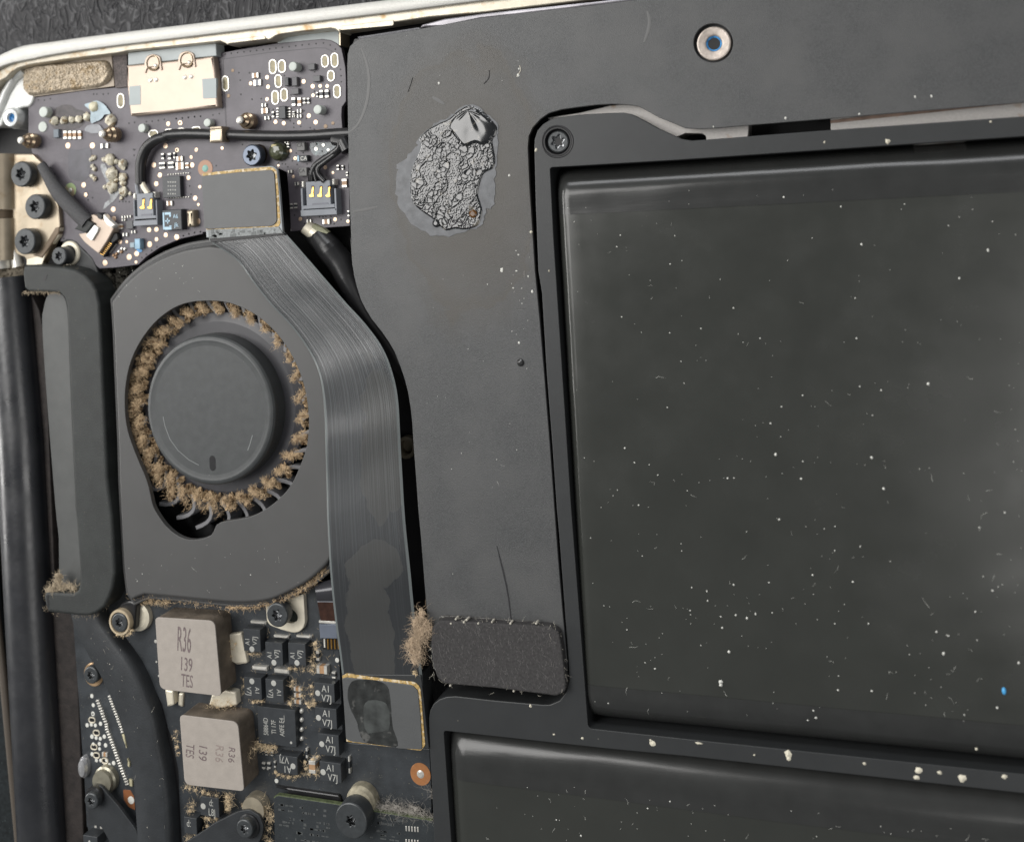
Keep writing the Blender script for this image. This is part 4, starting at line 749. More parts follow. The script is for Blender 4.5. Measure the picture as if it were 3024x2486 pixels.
dotpads(io, 'C', ((1578, 305, 27), (1970, 305, 27), (1640, 408, 26), (1603, 497, 26), (1933, 435, 24), (2002, 645, 26), (2028, 882, 30), (1162, 760, 27), (1168, 856, 25), (1530, 968, 26), (1605, 964, 26), (1700, 1023, 25), (1606, 1067, 22), (1534, 1118, 30), (1813, 1043, 30), (1325, 1248, 30), (1402, 1213, 28), (1078, 1308, 29), (1395, 1300, 17), (1232, 1092, 22), (858, 510, 27), (880, 610, 22), (2050, 530, 18), (2035, 710, 16), (1960, 222, 16), (2012, 152, 18), (1300, 1092, 16)), 0)
dotpads(io, 'D', ((1343, 858, 20), (1702, 862, 22), (1833, 882, 20), (1272, 425, 17), (1600, 330, 20), (1678, 383, 16), (1120, 310, 14), (1290, 238, 18), (1570, 165, 14), (1625, 180, 14), (1515, 90, 18)), 0)
for c, l in (('B', ((880, 775, 68, 46, 't'), (900, 850, 78, 56, 'g'), (975, 1137, 68, 52, 't'), (968, 1080, 46, 34, 'w'), (1000, 1212, 52, 34, 'w'), (1272, 1045, 42, 84, 'w'), (1330, 1045, 40, 84, 't'), (1382, 1035, 28, 56, 'w'), (1422, 1035, 28, 56, 'w'), (1555, 965, 40, 78, 'w'), (1613, 962, 42, 78, 'w'), (1513, 972, 22, 52, 'w'), (1330, 1140, 46, 36, 'w'), (1330, 1192, 46, 32, 'w'), (1272, 1160, 28, 32, 'w'), (1272, 1195, 26, 26, 'w'), (1060, 1175, 26, 60, 'w'))),
             ('D', ((1200, 65, 40, 30, 'w'), (1213, 105, 30, 40, 'w'), (1235, 372, 42, 30, 'w'), (1303, 497, 42, 32, 'w'), (1430, 880, 48, 38, 'w'), (1605, 885, 76, 48, 't'), (1793, 490, 55, 85, 't'), (1247, 725, 24, 52, 'w'), (1290, 722, 26, 52, 'w'), (1725, 330, 28, 52, 'w'), (1775, 330, 22, 46, 'w'), (1835, 800, 24, 60, 'w'), (1820, 395, 26, 40, 'w'))),
             ('C', ((1665, 215, 30, 62, 'w'), (1735, 215, 35, 62, 'w'), (1785, 205, 20, 62, 'w'), (1840, 240, 62, 46, 't'), (1660, 310, 60, 62, 'w'), (1750, 305, 60, 62, 'w'), (1840, 315, 82, 70, 't'), (1915, 310, 36, 56, 't'), (1735, 697, 60, 45, 't'), (1068, 108, 80, 45, 'w'), (1280, 1018, 50, 34, 'w'), (1365, 990, 44, 30, 'w'), (1235, 935, 40, 50, 't'), (1265, 838, 40, 24, 'w'), (1320, 832, 40, 24, 'w'), (1265, 868, 36, 20, 'w'))),
             ('A', ((665, 1385, 38, 82, 't'), (713, 1385, 36, 82, 't'), (760, 1385, 36, 82, 't'), (812, 1385, 36, 82, 't')))):
    for x, y, w_, h_, kd in l: cap(io, c, x, y, w_, h_, 0, kd)
mb = MB()
for y in (1115, 1147, 1175, 1200): 
    for x0, x1 in ((1202, 1245), (1098, 1122)):
        a = P(*k1('B', x0, y - 5), .02); b = P(*k1('B', x1, y + 6), .02); mb.box(((a.x + b.x) / 2, (a.y + b.y) / 2), b.x - a.x, a.y - b.y, .03, 0, 0, .003)
for i in range(9): 
    for y in (402 - i * 2, 640 - i): w, q = circ('C', 1725 + i * 26, y, 8, .02); mb.lathe(w, [(q, 0), (q, .02), (q * .5, .025)], 6)
mb.build('solder_leads', m_lead, io, kind='stuff')
for c, x0, y0, x1, y1, h in (('B', 1118, 1095, 1192, 1215, .09), ('B', 1178, 800, 1222, 880, .07), ('B', 1255, 795, 1310, 880, .07), ('B', 1420, 660, 1490, 715, .07), ('B', 1472, 782, 1545, 835, .07), ('B', 1250, 912, 1325, 965, .07), ('C', 1662, 428, 1852, 632, .09), ('C', 1290, 878, 1362, 958, .06)):
    chip(io, c, x0, y0, x1, y1, h, 0, m_chip if (x1 - x0) > 100 or y1 - y0 > 90 else mat('grey_chip', (.11, .11, .115), .5) if x0 > 1225 else m_chip)
mb = MB()
for r_ in range(4): 
    for i in range(4): w, q = circ('C', 1725 + i * 24, 480 + r_ * 40, 8, .092); mb.box((w.x, w.y), q * U(1, 2), q * 1.6, .0925, .09, 0, 0)
mb.build('marking', m_print, io, kind='stuff', smooth=0)
for c, x0, y0, x1, y1, y in (('D', 1305, 78, 1388, 155, 105), ('D', 1325, 335, 1410, 415, 365)):
    o = chip(io, c, x0, y0, x1, y1, .09, 0, mat('pale_chip', (.16, .16, .155), .55)); text('CA', c, (x0 + x1) / 2 - 8, y, 36, .09, .02, m_black, o, .9)
o = chip(io, 'D', 1330, 208, 1415, 268, .09, 0); text('CA', 'D', 1378, 238, 38, .09, .0, m_wht, o, 1); chip(io, 'D', 1310, 210, 1330, 268, .092, 0, m_bl, 'white_band')
# tantalum capacitor with printed bracket and "A6 jk"
tc = chip(io, 'C', 1662, 768, 1866, 968, .13, 0, m_chip, 'tantalum_capacitor', .01)
def bar(c, x0, y0, x1, y1, z, m, par, nm='printed_mark'): 
    a = P(*k1(c, x0, y0), z); b = P(*k1(c, x1, y1), z); mk(nm, [(a.x, a.y, z), (a.x, b.y, z), (b.x, b.y, z), (b.x, a.y, z)], [(0, 1, 2, 3)], m, par, smooth=0)
mb = MB()
for x0, y0, x1, y1 in ((1667, 792, 1688, 966), (1688, 792, 1752, 812), (1688, 940, 1758, 966), (1735, 812, 1752, 835), (1735, 925, 1758, 940), (1712, 850, 1724, 905), (1694, 872, 1742, 884)):
    a = P(*k1('C', x0, y0), .132); b = P(*k1('C', x1, y1), .132); mb.add([(a.x, a.y, .132), (a.x, b.y, .132), (b.x, b.y, .132), (b.x, a.y, .132)], [(0, 1, 2, 3)])
mb.build('printed_mark', m_bl, tc, smooth=0)
text('A6', 'C', 1800, 832, 40, .13, 0, m_bl, tc, .85); text('jk', 'C', 1808, 918, 42, .13, 0, m_bl, tc, 1.1)
prism('metal_end', fil(k('C', 1905, 768, 1980, 762, 1990, 935, 1912, 945), 4), .13, 0, m_nick, io, bev=.05, seg=4)
# copper and odd rings
def flatring(c, x, y, r, r2, z, m1_, m2_, par, nm='copper_ring', el=1.0):
    w, s1 = circ(c, x, y, 1, z); mb = MB(); mb.lathe(w, [(r * s1, z + .001), (r * s1 * .98, z + .005), (r2 * s1, z + .005)], 32, close_top=False, el=el); o = mb.build(nm, m1_, par)
    mb = MB(); mb.lathe(w, [(r2 * s1, z + .004), (r2 * s1 * .6, z + .012)], 20, el=el); mb.build('ring_centre', m2_, o); return o
flatring('D', 370, 340, 82, 34, 0, mat('brown_ring', (.28, .16, .10), .4, .2), mat('verdigris', (.22, .42, .36), .5), io)
flatring('C', 722, 562, 66, 20, 0, mat('mottled_ring', (.30, .24, .16), .5, 0, var=.3, vs=4, blotch=((.26, .34, .16), 4, .48, .54)), m_lead, io)
# nylon posts
for c, x, y, r, h in (('B', 1263, 683, 46, .16), ('B', 1517, 1125, 46, .16), ('B', 385, 1260, 40, .12), ('A', 1450, 1315, 42, .1), ('A', 440, 1150, 50, .12)):
    lathe('plastic_post', c, x, y, [(r, 0), (r, h - .02), (r * .9, h - .004), (r * .6, h), (2, h)], h, m_post, io, n=24)
lathe('round_pad', 'A', 435, 1302, [(50, 0), (46, .015), (10, .02)], .015, m_post, io, n=24)
# gold sprung pins standing on the board
m_pin = mat('bronze_pin', (.42, .32, .22), .25, .9)
for c, bx, by, rb, tx, ty, h, lab in (('B', 850, 1248, 62, 715, 1246, .33, ''), ('A', 1195, 1385, 62, 1050, 1405, .33, ''), ('C', 372, 60, 58, 225, 65, .33, '')):
    w, s1 = circ(c, bx, by, 1, 0); o = MB(); o.lathe(w, [(rb * s1, 0), (rb * s1, .02), (rb * s1 * .9, .05), (rb * s1 * .55, .055)], 28); b_ = o.build('pin_collar', m_nick, io)
    r1 = .13; o = MB(); o.lathe(w, [(r1, .05), (r1, .16), (r1 * .75, .19), (r1 * .72, .24), (r1 * .42, .27), (r1 * .42, h), (r1 * .25, h + .02)], 20); o.build('pin', m_pin, b_)
    o = MB(); o.lathe(w, [(r1 * .44, h), (r1 * .42, h + .03), (r1 * .2, h + .045)], 14); o.build('pin_tip', m_lead, b_)
# corrosion: crusty joints, flux and adhesive smears
m_crust = mat('crusted_joint', (.58, .54, .43), .35, .1, var=.3, vs=9, bump=1, bs=45, blotch=((.24, .17, .09), 12, .55, .66))
for c, x, y, r in (('C', 1130, 250, 58), ('C', 1255, 300, 50), ('C', 1150, 390, 66), ('C', 1262, 435, 48), ('C', 1150, 530, 60), ('C', 1265, 580, 48), ('C', 1262, 490, 36), ('C', 1190, 270, 26), ('C', 1190, 460, 24), ('A', 560, 1240, 42), ('A', 655, 1235, 42), ('A', 735, 1230, 38), ('A', 805, 1225, 40), ('A', 890, 1200, 42), ('A', 1130, 1232, 62), ('C', 955, 230, 28), ('C', 945, 318, 22), ('C', 965, 345, 24), ('C', 938, 418, 22), ('C', 968, 445, 24), ('C', 930, 248, 20), ('A', 520, 1248, 20), ('C', 1070, 530, 22), ('C', 1330, 600, 18), ('C', 1240, 645, 18), ('C', 1060, 250, 24)):
    w, q = circ(c, x, y, r, .03); mb = MB(); blob(mb, (w.x, w.y, .02), q * .95, (1, 1, .75), 16, .22); mb.build('crusted_joint', m_crust, io, smooth=60)
patch('adhesive_smear', 'A', (865, 1075, 930, 1050, 990, 1035, 1050, 1060, 1090, 1100, 1130, 1165, 1070, 1180, 1040, 1220, 990, 1245, 935, 1265, 925, 1200, 930, 1150, 900, 1110), .03, mat('blue_grey_adhesive', (.33, .42, .47), .35, 0, var=.2, vs=8, bump=.6, bs=14), io, .4)
patch('adhesive_smear', 'A', (870, 1340, 900, 1290, 1000, 1275, 1040, 1310, 1060, 1360, 960, 1368), .02, mat('grey_adhesive', (.25, .26, .28), .4, 0, var=.2, vs=8), io, .4)
o = MB(); w, q = circ('A', 950, 1095, 50, .06); blob(o, (w.x, w.y, .03), q, (1, 1, .6), 14, .2); o.build('adhesive_blob', mat('yellowed_adhesive', (.55, .52, .38), .4), io, smooth=60)
patch('scorched_area', 'A', (540, 1190, 560, 1120, 640, 1080, 720, 1078, 780, 1120, 850, 1140, 880, 1200, 830, 1300, 700, 1340, 560, 1320, 500, 1240), .004, mat('scorched_mask', (.030, .022, .024), .35, 0, var=.6, vs=14), io, .5)
patch('scorched_area', 'C', (700, 200, 720, 140, 800, 150, 930, 140, 920, 400, 830, 470, 720, 440, 700, 320), .004, mat('worn_mask', (.060, .058, .072), .35, 0, var=.3, vs=6), io, .5)
patch('flux_residue', 'C', (1035, 300, 1090, 310, 1130, 480, 1210, 520, 1220, 600, 1180, 660, 1110, 720, 1060, 760, 1075, 700, 1130, 640, 1100, 560, 1090, 480, 1040, 360), .006, mat('flux_film', (.26, .27, .28), .25, 0, var=.4, vs=10, bump=.7, bs=20), io, .5)
patch('flux_residue', 'D', (1440, 90, 1560, 70, 1700, 80, 1700, 130, 1640, 180, 1540, 210, 1470, 190), .006, mat('flux_film_dark', (.09, .11, .12), .2, 0, var=.6, vs=10, bump=.7, bs=20, blotch=((.25, .42, .40), 14, .58, .66)), io, .5)
for x, y, r in ((1505, 140, 20), (1580, 100, 18), (1630, 150, 16)): dotpads(io, 'D', ((x, y, r),), .008, m_lead)
# amber domed lens part
w, q = circ('D', 1120, 165, 96, .05); o = MB(); o.lathe(w, [(q, 0), (q * .97, .06), (q * .8, .12), (q * .5, .155), (q * .15, .165)], 32); o.build('domed_lens', mat('olive_resin_dome', (.065, .070, .040), .12, 0, var=.4, vs=4, coat=.6), io, smooth=60)
prism('lens_die', fil(k('D', 1040, 90, 1105, 95, 1100, 215, 1048, 222), 5), .15, .1, mat('amber_die', (.58, .50, .26), .4, 0, var=.25, vs=6), io, bev=.02)
# blue-topped part
chip(io, 'C', 1378, 1062, 1436, 1165, .10, 0, mat('sky_blue_ceramic', (.26, .42, .54), .4, 0, var=.2, vs=8), 'blue_component'); chip(io, 'C', 1330, 1100, 1376, 1150, .06, 0, mat('pale_blue_ceramic', (.30, .38, .42), .5), 'blue_component')
patch('blue_ink', 'C', (1400, 1165, 1450, 1170, 1455, 1190, 1420, 1200), .01, mat('blue_ink', (.07, .30, .60), .4), io)
chip(io, 'A', 545, 1330, 600, 1410, .06, 0, mat('slate_part', (.16, .19, .22), .5), 'small_component')

# -------- plug-in connectors on the board
def plug(label, c, x0, y0, x1, y1, npin, px, py, dx, ph, tabs):
    a, b = k1(c, x0, y1), k1(c, x1, y0); t = thing('wire_connector', label, 'connector', P((a[0] + b[0]) / 2, (a[1] + b[1]) / 2, 0), 'wire connectors on the purple board')
    W_ = x1 - x0; H_ = y1 - y0; z = .16
    chip(t, c, x0, y1 - H_ * .13, x1, y1, z, 0, m_conn, 'front_wall', .006)
    for s in (0, 1): xa = x0 if not s else x1 - W_ * .08; chip(t, c, xa, y0 + H_ * .2, xa + W_ * .08, y1 - H_ * .13, z, 0, m_conn, 'side_wall', .005)
    chip(t, c, x0 + W_ * .08, y0 + H_ * .2, x1 - W_ * .08, y1 - H_ * .13, .05, 0, m_black, 'cavity', 0)
    chip(t, c, x0 + W_ * .14, y0, x1 - W_ * .16, y1 - H_ * .22, .15, 0, m_conn, 'plug_shell', .006)
    chip(t, c, x0 + W_ * .06, y1 - H_ * .27, x1 - W_ * .06, y1 - H_ * .215, .16, 0, m_conn, 'lip', .004)
    chip(t, c, x0 + W_ * .32, y1 - H_ * .34, x1 - W_ * .24, y1 - H_ * .28, .156, .1, mat('shell_slot', (.16, .165, .19), .5), 'slot', .002)
    for i in range(npin):
        X_ = px + dx * i; m1 = MB()
        m1.prism(wp(k(c, X_ + 2, py, X_ + 22, py - 4, X_ + 16, py + ph * .55, X_ + 22, py + ph, X_ - 2, py + ph * 1.1, X_ - 30, py + ph * .98, X_ - 28, py + ph * .82, X_ - 6, py + ph * .7), .16), .162, .14, .004, seg=1); m1.build('contact', m_gold, t)
        chip(t, c, X_ - 6, py - ph * .12, X_ + 20, py + ph * .06, .158, .1, m_black, 'contact_slot', 0)
    for tx, ty in tabs: prism('solder_tab', fil(k(c, tx - 14, ty - 34, tx + 14, ty - 34, tx + 14, ty + 30, tx - 14, ty + 30), 2), .12, 0, m_lead, t, bev=.02)
    return t
plug('small two pin wire connector with two gold contacts beside the printed capacitor', 'C', 1365, 600, 1614, 918, 2, 1462, 655, 78, 95, ((1376, 625), (1578, 612)))
plug('wider three pin wire connector with three gold contacts at the board edge', 'D', 1345, 478, 1718, 812, 3, 1462, 530, 84, 98, ((1365, 505), (1678, 480)))
# display cable plug: silver shell set at an angle, braided cable
dc = thing('display_cable', 'braided black cable ending in a tilted silver plug on the corroded board', 'cable', P(*k1('C', 760, 700), 0))
mb = MB(); pts = cr(k('C', 420, 300, 500, 430, 580, 560, 690, 690, 800, 800, 900, 900), 5, False); mb.tube([P(*q, .16) for q in pts], [.085 + .05 * min(1, i / 12) for i in range(len(pts))], 14, .7); mb.build('braid', mat('black_braid', (.045, .045, .048), .6, 0, bump=1, bs=80, var=.3, vs=40), dc, smooth=60)
prism('plug_hood', k('C', 855, 850, 960, 905, 880, 1005, 760, 960), .22, .05, m_rub, dc, bev=.02)
prism('plug_shell', fil(k('C', 950, 808, 1180, 930, 1100, 1080, 1010, 1215, 870, 1100, 800, 1010, 870, 1000, 965, 905, 900, 850), 4), .16, 0, m_shield, dc, bev=.015)
prism('plug_flap', fil(k('C', 965, 915, 1010, 950, 1000, 985, 940, 1085, 880, 1030, 900, 1000), 4), .20, .14, mat('pale_tin', (.72, .73, .70), .4, .4), dc, bev=.01)
prism('plug_lug', fil(k('C', 1060, 800, 1120, 870, 1180, 920, 1150, 960, 1090, 920, 1050, 850), 4), .19, .1, m_lead, dc, bev=.03)
prism('plug_gap', fil(k('C', 990, 790, 1050, 820, 1040, 870, 1000, 850), 3), .165, 0, m_black, dc, bev=.01); prism('plug_gap', fil(k('C', 1090, 975, 1200, 1010, 1210, 1060, 1150, 1110, 1100, 1060), 3), .1, 0, m_black, dc, bev=.01)
prism('contact_block', k('C', 1110, 1085, 1160, 1110, 1060, 1250, 1020, 1200), .10, 0, m_black, dc, bev=.01)
for i in range(8):
    x, y = 1125 - i * 12, 1100 + i * 16; prism('contact', k('C', x - 14, y - 6, x + 24, y + 12, x + 20, y + 20, x - 18, y + 2), .105, .05, m_gold, dc, bev=.003, seg=1)
    if i < 6: prism('solder_foot', k('C', x + 38, y + 4, x + 66, y + 16, x + 58, y + 28, x + 32, y + 14), .03, 0, m_lead, dc, bev=.005, seg=1)
for x, y in ((1245, 1160), (1275, 1165), (1215, 1190), (1240, 1195), (1180, 1250), (1160, 1230), (1190, 1215)): 
    mb = MB(); w, q = circ('C', x, y, 16, .03); mb.box((w.x, w.y), q * 1.5, q * 1.2, .035, 0, .9, .005); mb.build('capacitor', m_lead if x % 2 else m_tan, io)

# ============================================================ CHARGING PORT SHIELD
us = thing('shielded_port', 'pale peach metal port shell with two round spring dimples', 'port', P(*k1('A', 1700, 850), 0))
zs_ = .13
prism('shell', fil(k('A', 1296, 672, 1470, 655, 2083, 592) + k('B', 350, 588, 446, 576, 468, 720, 487, 960, 497, 1098, 300, 1118) + k('A', 1680, 1160, 1335, 1192, 1322, 1080, 1300, 880), 2), zs_, -.1, m_shield, us, bev=.035, seg=4)
prism('plastic_top', fil(k('A', 1312, 545, 2083, 460) + k('B', 478, 448, 484, 575, 300, 592) + k('A', 1312, 672), 2), zs_ - .004, -.1, m_gpl, us, bev=.012)
for pts in (k('A', 1325, 890, 1440, 877, 1442, 1075, 1325, 1082), k('B', 335, 812, 480, 803, 482, 1008, 345, 1014)): prism('window', fil(pts, 3), zs_ + .004, zs_ - .05, mat('grey_window', (.36, .40, .40), .5, 0, var=.05), us, bev=.003)
m_dim = mat('dimple_metal', (.48, .38, .26), .25, .7)
for x, y in ((1570, 650), (1915, 618)):
    prism('spring_tongue', fil(k('A', x - 92, y - 10, x - 70, y - 75, x, y - 98, x + 72, y - 70, x + 92, y + 70, x + 76, y + 74, x + 60, y + 30, x - 60, y + 44, x - 78, y + 104, x - 94, y + 100), 8), zs_ + .02, zs_ - .02, m_shield, us, bev=.012)
    w, s1 = circ('A', x, y, 1, zs_ + .02); mb = MB(); mb.lathe(w, [(74 * s1, zs_ + .021), (70 * s1, zs_ + .035), (64 * s1, zs_ + .03), (50 * s1, zs_ + .0), (20 * s1, zs_ - .015)], 32); o = mb.build('spring_dimple', m_dim, us, smooth=60)
    w, s1 = circ('A', x + 28, y + 26, 1, zs_ + .02); mb = MB(); mb.lathe(w, [(24 * s1, zs_), (18 * s1, zs_ + .03), (8 * s1, zs_ + .045)], 16); mb.build('dimple_tip', m_lead, o, smooth=60)
for x, y in ((1545, 825), (1602, 820), (1898, 795), (1962, 788)): lathe('punch_mark', 'A', x, y, [(22, zs_ + .001), (19, zs_ + .012), (6, zs_ + .02)], zs_, m_lead, us, n=14)
p2 = thing('grey_port_housing', 'pale grey plastic port housing half hidden under the silver rim', 'port', P(*k1('B', 1420, 400), 0))
prism('plastic_body', fil(k('B', 1105, 470, 1112, 385, 1135, 355, 1650, 290, 1720, 300, 1742, 330, 1748, 470), 4), -.012, -.3, m_gpl, p2, bev=.02); prism('metal_side', k('B', 1735, 320, 1756, 318, 1758, 470, 1740, 470), .0, -.3, m_nick, p2, bev=.005)

# ============================================================ BEIGE FOAM GASKET
fg = thing('mesh_gasket', 'beige granular mesh gasket set in the corner under the rim', 'gasket', P(*k1('A', 650, 780), 0))
gp_ = fil(k('A', 245, 700, 360, 668, 1040, 612, 1085, 625, 1110, 660, 1140, 740, 1130, 800, 1080, 860, 980, 898, 700, 930, 285, 985, 240, 930, 222, 840), 6)
prism('backing', fil(k('A', 235, 705, 1142, 575, 1172, 885, 290, 1000, 225, 860), 3), .02, -.2, mat('beige_backing', (.46, .39, .31), .6, 0, var=.1), fg, bev=.005)
m_gran = mat('beige_mesh', (.46, .385, .285), .5, .15, var=.25, vs=12, blotch=((.36, .27, .16), 6, .56, .66))
xs = [p[0] for p in gp_]; ys = [p[1] for p in gp_]; stp = .75; ids = {}; vs = []
for j in range(int((max(ys) - min(ys)) / stp) + 1):
    for i in range(int((max(xs) - min(xs)) / stp) + 1):
        x, y = min(xs) + i * stp, min(ys) + j * stp
        if inside((x, y), gp_):
            w = P(x, y, .08); d = pdist((x, y), gp_); v, _ = noise.voronoi(Vector((w.x * 19, w.y * 19, 0)), distance_metric='DISTANCE', exponent=2.5)
            z = .10 * min(1, d / 7) ** .5 + .022 * min(1, (v[1] - v[0]) * 2) + .02 * noise.noise(w * 6); ids[i, j] = len(vs); vs.append((w.x, w.y, z))
fs = [(ids[i, j], ids[i, j + 1], ids[i + 1, j + 1], ids[i + 1, j]) for (i, j) in ids if (i + 1, j) in ids and (i, j + 1) in ids and (i + 1, j + 1) in ids]
mk('mesh_pad', vs, fs, m_gran, fg, smooth=180)
wt = thing('woven_strip', 'dark woven strip between the beige gasket and the metal port shell', 'tape', P(*k1('A', 1235, 730), 0))
prism('weave', k('A', 1150, 560, 1300, 538, 1305, 893, 1180, 905), .045, -.2, m_tapeblk, wt, bev=.01)

# ============================================================ CORNER POST, HINGE
cp = thing('corner_post', 'silver screw post with a blue socket in the far left corner', 'screw post', P(*k1('A', 150, 1220), -.3))
w, s1 = circ('A', 106, 1208, 1, .12); mb = MB(); mb.lathe(w, [(104 * s1, -.42), (102 * s1, .0), (86 * s1, .09), (78 * s1, .12), (46 * s1, .115), (38 * s1, .09), (36 * s1, -.1)], 36, close_top=False, el=1.0); mb.build('post', mat('pale_post', (.60, .62, .62), .25, .5), cp)
mb = MB(); mb.lathe(w, [(38 * s1, .06), (34 * s1, .04), (10 * s1, .02)], 24); mb.build('blue_socket', m_blue, cp)
hg_ = thing('hinge_bracket', 'brass toned hinge plate held by three large screws at the left edge', 'hinge', P(*k1('C', 300, 800), -.1))
prism('plate', fil(k('C', -200, 195, 330, 190, 432, 292, 470, 420, 510, 545, 560, 640, 600, 735, 618, 935, 430, 1328, 275, 1335, 262, 1255, 200, 1235, 120, 1190, 110, 800, -200, 700), 5), .08, -.05, m_nick, hg_, bev=.02)
prism('plate_ridge', k('C', 560, 950, 612, 935, 600, 1010, 430, 1260, 330, 1230, 420, 1190), .10, 0, mat('brown_ridge', (.16, .12, .08), .5, .3), hg_, bev=.02)
prism('plate_step', k('C', 620, 945, 600, 1030, 470, 1200, 430, 1330, 270, 1330, 275, 1270, 420, 1230, 520, 1110), .085, 0, m_cream, hg_, bev=.01)
mb = MB(); mb.tube([P(*q, .02) for q in k('C', 30, 195, 30, 500, 34, 760)], .30, 20); mb.build('knuckle', m_nick, hg_, smooth=60)
mb = MB(); mb.tube([P(*q, .02) for q in k('C', 34, 768, 36, 850)], .27, 20); mb.build('knuckle_gap', mat('dark_bronze', (.12, .09, .06), .4, .6), hg_, smooth=60)
mb = MB(); mb.tube([P(*q, .02) for q in k('C', 30, 852, 36, 1275)], .30, 20); mb.build('knuckle', m_nick, hg_, smooth=60)
mb = MB(); mb.tube([P(*q, .02) for q in k('C', -10, 1280, -4, 1370)], .26, 16); mb.tube([P(*q, .0) for q in k('C', 160, 1180, 190, 1350)], .10, 12); mb.build('hinge_pin', m_lead, hg_, smooth=60)
mb = MB()
for _ in range(26): q = k1('C', U(-30, 200), U(1340, 1500)); blob(mb, P(*q, .0), U(.05, .12), (1, 1, .6), 8, .9)
for _ in range(160): q = k1('C', U(-20, 240), U(1330, 1540)); fibers(mb, P(*q, .06), 2, (.02, .02, .02), .08, .006, .3)
tag(mb.build('hinge_grime', mat('grey_grime', (.15, .13, .10), .9, 0, var=.5, vs=8, spec=.1), None, kind='stuff', smooth=0), 'fluffy grey grime packed below the brass hinge knuckle', 'dust')
GS = 'screws on the hinge plate'
screw('C', 212, 398, 118, .25, .15, 'uppermost of the three large screws on the brass hinge plate', group=GS)
screw('C', 356, 732, 116, .25, .15, 'middle of the three large screws on the brass hinge plate', group=GS, rot=.8)
screw('C', 250, 1088, 120, .25, .15, 'lowest of the three large screws on the brass hinge plate', group=GS, rot=.1)
screw('C', 602, 1238, 84, .26, .22, 'small screw beside a pale washer just under the hinge plate', rot=.5)
lathe('washer', 'C', 706, 1212, [(118, -.05), (116, .03), (108, .05), (78, .05), (72, .0)], .05, m_cream, hg_, n=36)
prism('arm', cr(k('C', 640, 1085, 760, 1080, 850, 1170, 940, 1260, 1000, 1400, 1010, 1560, 960, 1500, 880, 1380, 760, 1360, 640, 1340), 3), .02, -.2, m_bez, hg_, bev=.03)

# ============================================================ HINGE COVER TUBE, GASKET, WALL
tb = thing('hinge_cover', 'long glossy black hinge cover running down the left edge', 'hinge cover', P(*k1('W', 60, 1200), 0))
mb = MB(); a = P(*k1('W', 12, 575), .0); b = P(*k1('W', 96, 1900), .0)
ax = [P(*k1('W', x, y), .0) for x, y in ((16, 572), (44, 900), (62, 1250), (88, 1700), (96, 1900))]; mb.tube(cr([tuple(p) for p in ax], 5, False) if False else ax, .42, 40, .85); mb.build('cover', m_tube, tb, smooth=60)
mb = MB(); mb.tube([P(*k1('W', x, y), -.25) for x, y in ((-40, 1000), (8, 1400), (40, 1740), (60, 1900))], .07, 8); mb.build('lid_edge', mat('brown_edge', (.085, .07, .055), .5), tb, smooth=60)
prism('lid_glass', k('W', -300, 560, -30, 560, -10, 1150, 25, 1500, 45, 1740, 60, 1900, -300, 1900), -.3, -.35, mat('speckled_lid', (.012, .015, .016), .35, 0, var=.5, vs=18, specks=((.07, .09, .09), 20, .42)), tb, bev=0)
wl = prism('dusty_wall', k('W', 60, 600, 80, 640, 92, 700, 100, 900, 112, 1200, 130, 1240, 152, 1280, 160, 1400, 172, 1736, 185, 1900, 40, 1900, 40, 600), -.05, -.42, m_wall, case, bev=.02)
gk = thing('rubber_gasket', 'dusty black rubber duct gasket shaped like a bracket beside the fan', 'gasket', P(*k1('M', 530, 1000), 0))
go = k('M', 138, 225, 145, 185, 175, 176, 290, 178, 400, 188, 470, 205, 530, 240, 575, 290, 600, 340, 618, 420, 628, 600, 640, 900, 655, 1200, 668, 1500, 684, 1640) + k('N', 698, 270, 706, 400, 716, 620, 702, 710, 680, 775, 650, 830, 600, 868, 555, 884, 480, 882, 300, 862, 285, 835, 272, 770, 276, 742, 295, 732, 380, 738, 455, 742, 482, 725, 492, 690, 494, 600, 480, 400, 472, 290) + k('M', 462, 1690, 448, 1300, 436, 1000, 424, 700, 412, 430, 398, 380, 370, 352, 300, 345, 180, 342, 150, 320, 145, 280)
prism('gasket_body', fil(go, 3), .36, -.1, m_rub, gk, bev=.05, seg=4)
prism('inner_lip', fil(k('N', 292, 758, 302, 750, 306, 830, 296, 838), 1), .362, .3, m_black, gk, bev=0)
prism('notch', k('M', 278, 232, 296, 236, 284, 272, 262, 275), .363, .3, m_black, gk, bev=0)
prism('duct_plate', cr(k('M', 300, 360, 370, 350, 405, 385, 425, 500, 440, 900, 475, 1690) + k('N', 490, 300, 500, 700, 380, 715, 365, 400) + k('M', 345, 1690, 290, 1000, 262, 560, 270, 450), 3), .12, .0, mat('duct_plate_grey', (.075, .078, .076), .45, 0, var=.1, vs=4), gk, bev=.01)
prism('gasket_skirt', k('M', 620, 420, 640, 460, 662, 900, 690, 1300, 712, 1690) + k('N', 722, 300, 742, 560, 745, 690, 700, 760, 690, 400) + k('M', 680, 1690, 630, 900), .20, -.1, m_rub, gk, bev=.02)
mb = MB()
for x, y in ((310, 720), (340, 700), (360, 690), (362, 660), (365, 635), (400, 700), (430, 705), (460, 712), (330, 725), (380, 712)): 
    blob(mb, P(*k1('N', x, y), .30), U(.03, .06), (1.3, .8, .6), 8, .6); fibers(mb, P(*k1('N', x, y - 5), .34), 60, (.035, .03, .02), .08, .0055, .4)
for p, q in zip(go[4:30], go[5:31]):
    for _ in range(5): t = R(); fibers(mb, P(p[0] + (q[0] - p[0]) * t + 3, p[1] + (q[1] - p[1]) * t, .26), 2, (.015, .02, .04), .05, .005, .4)
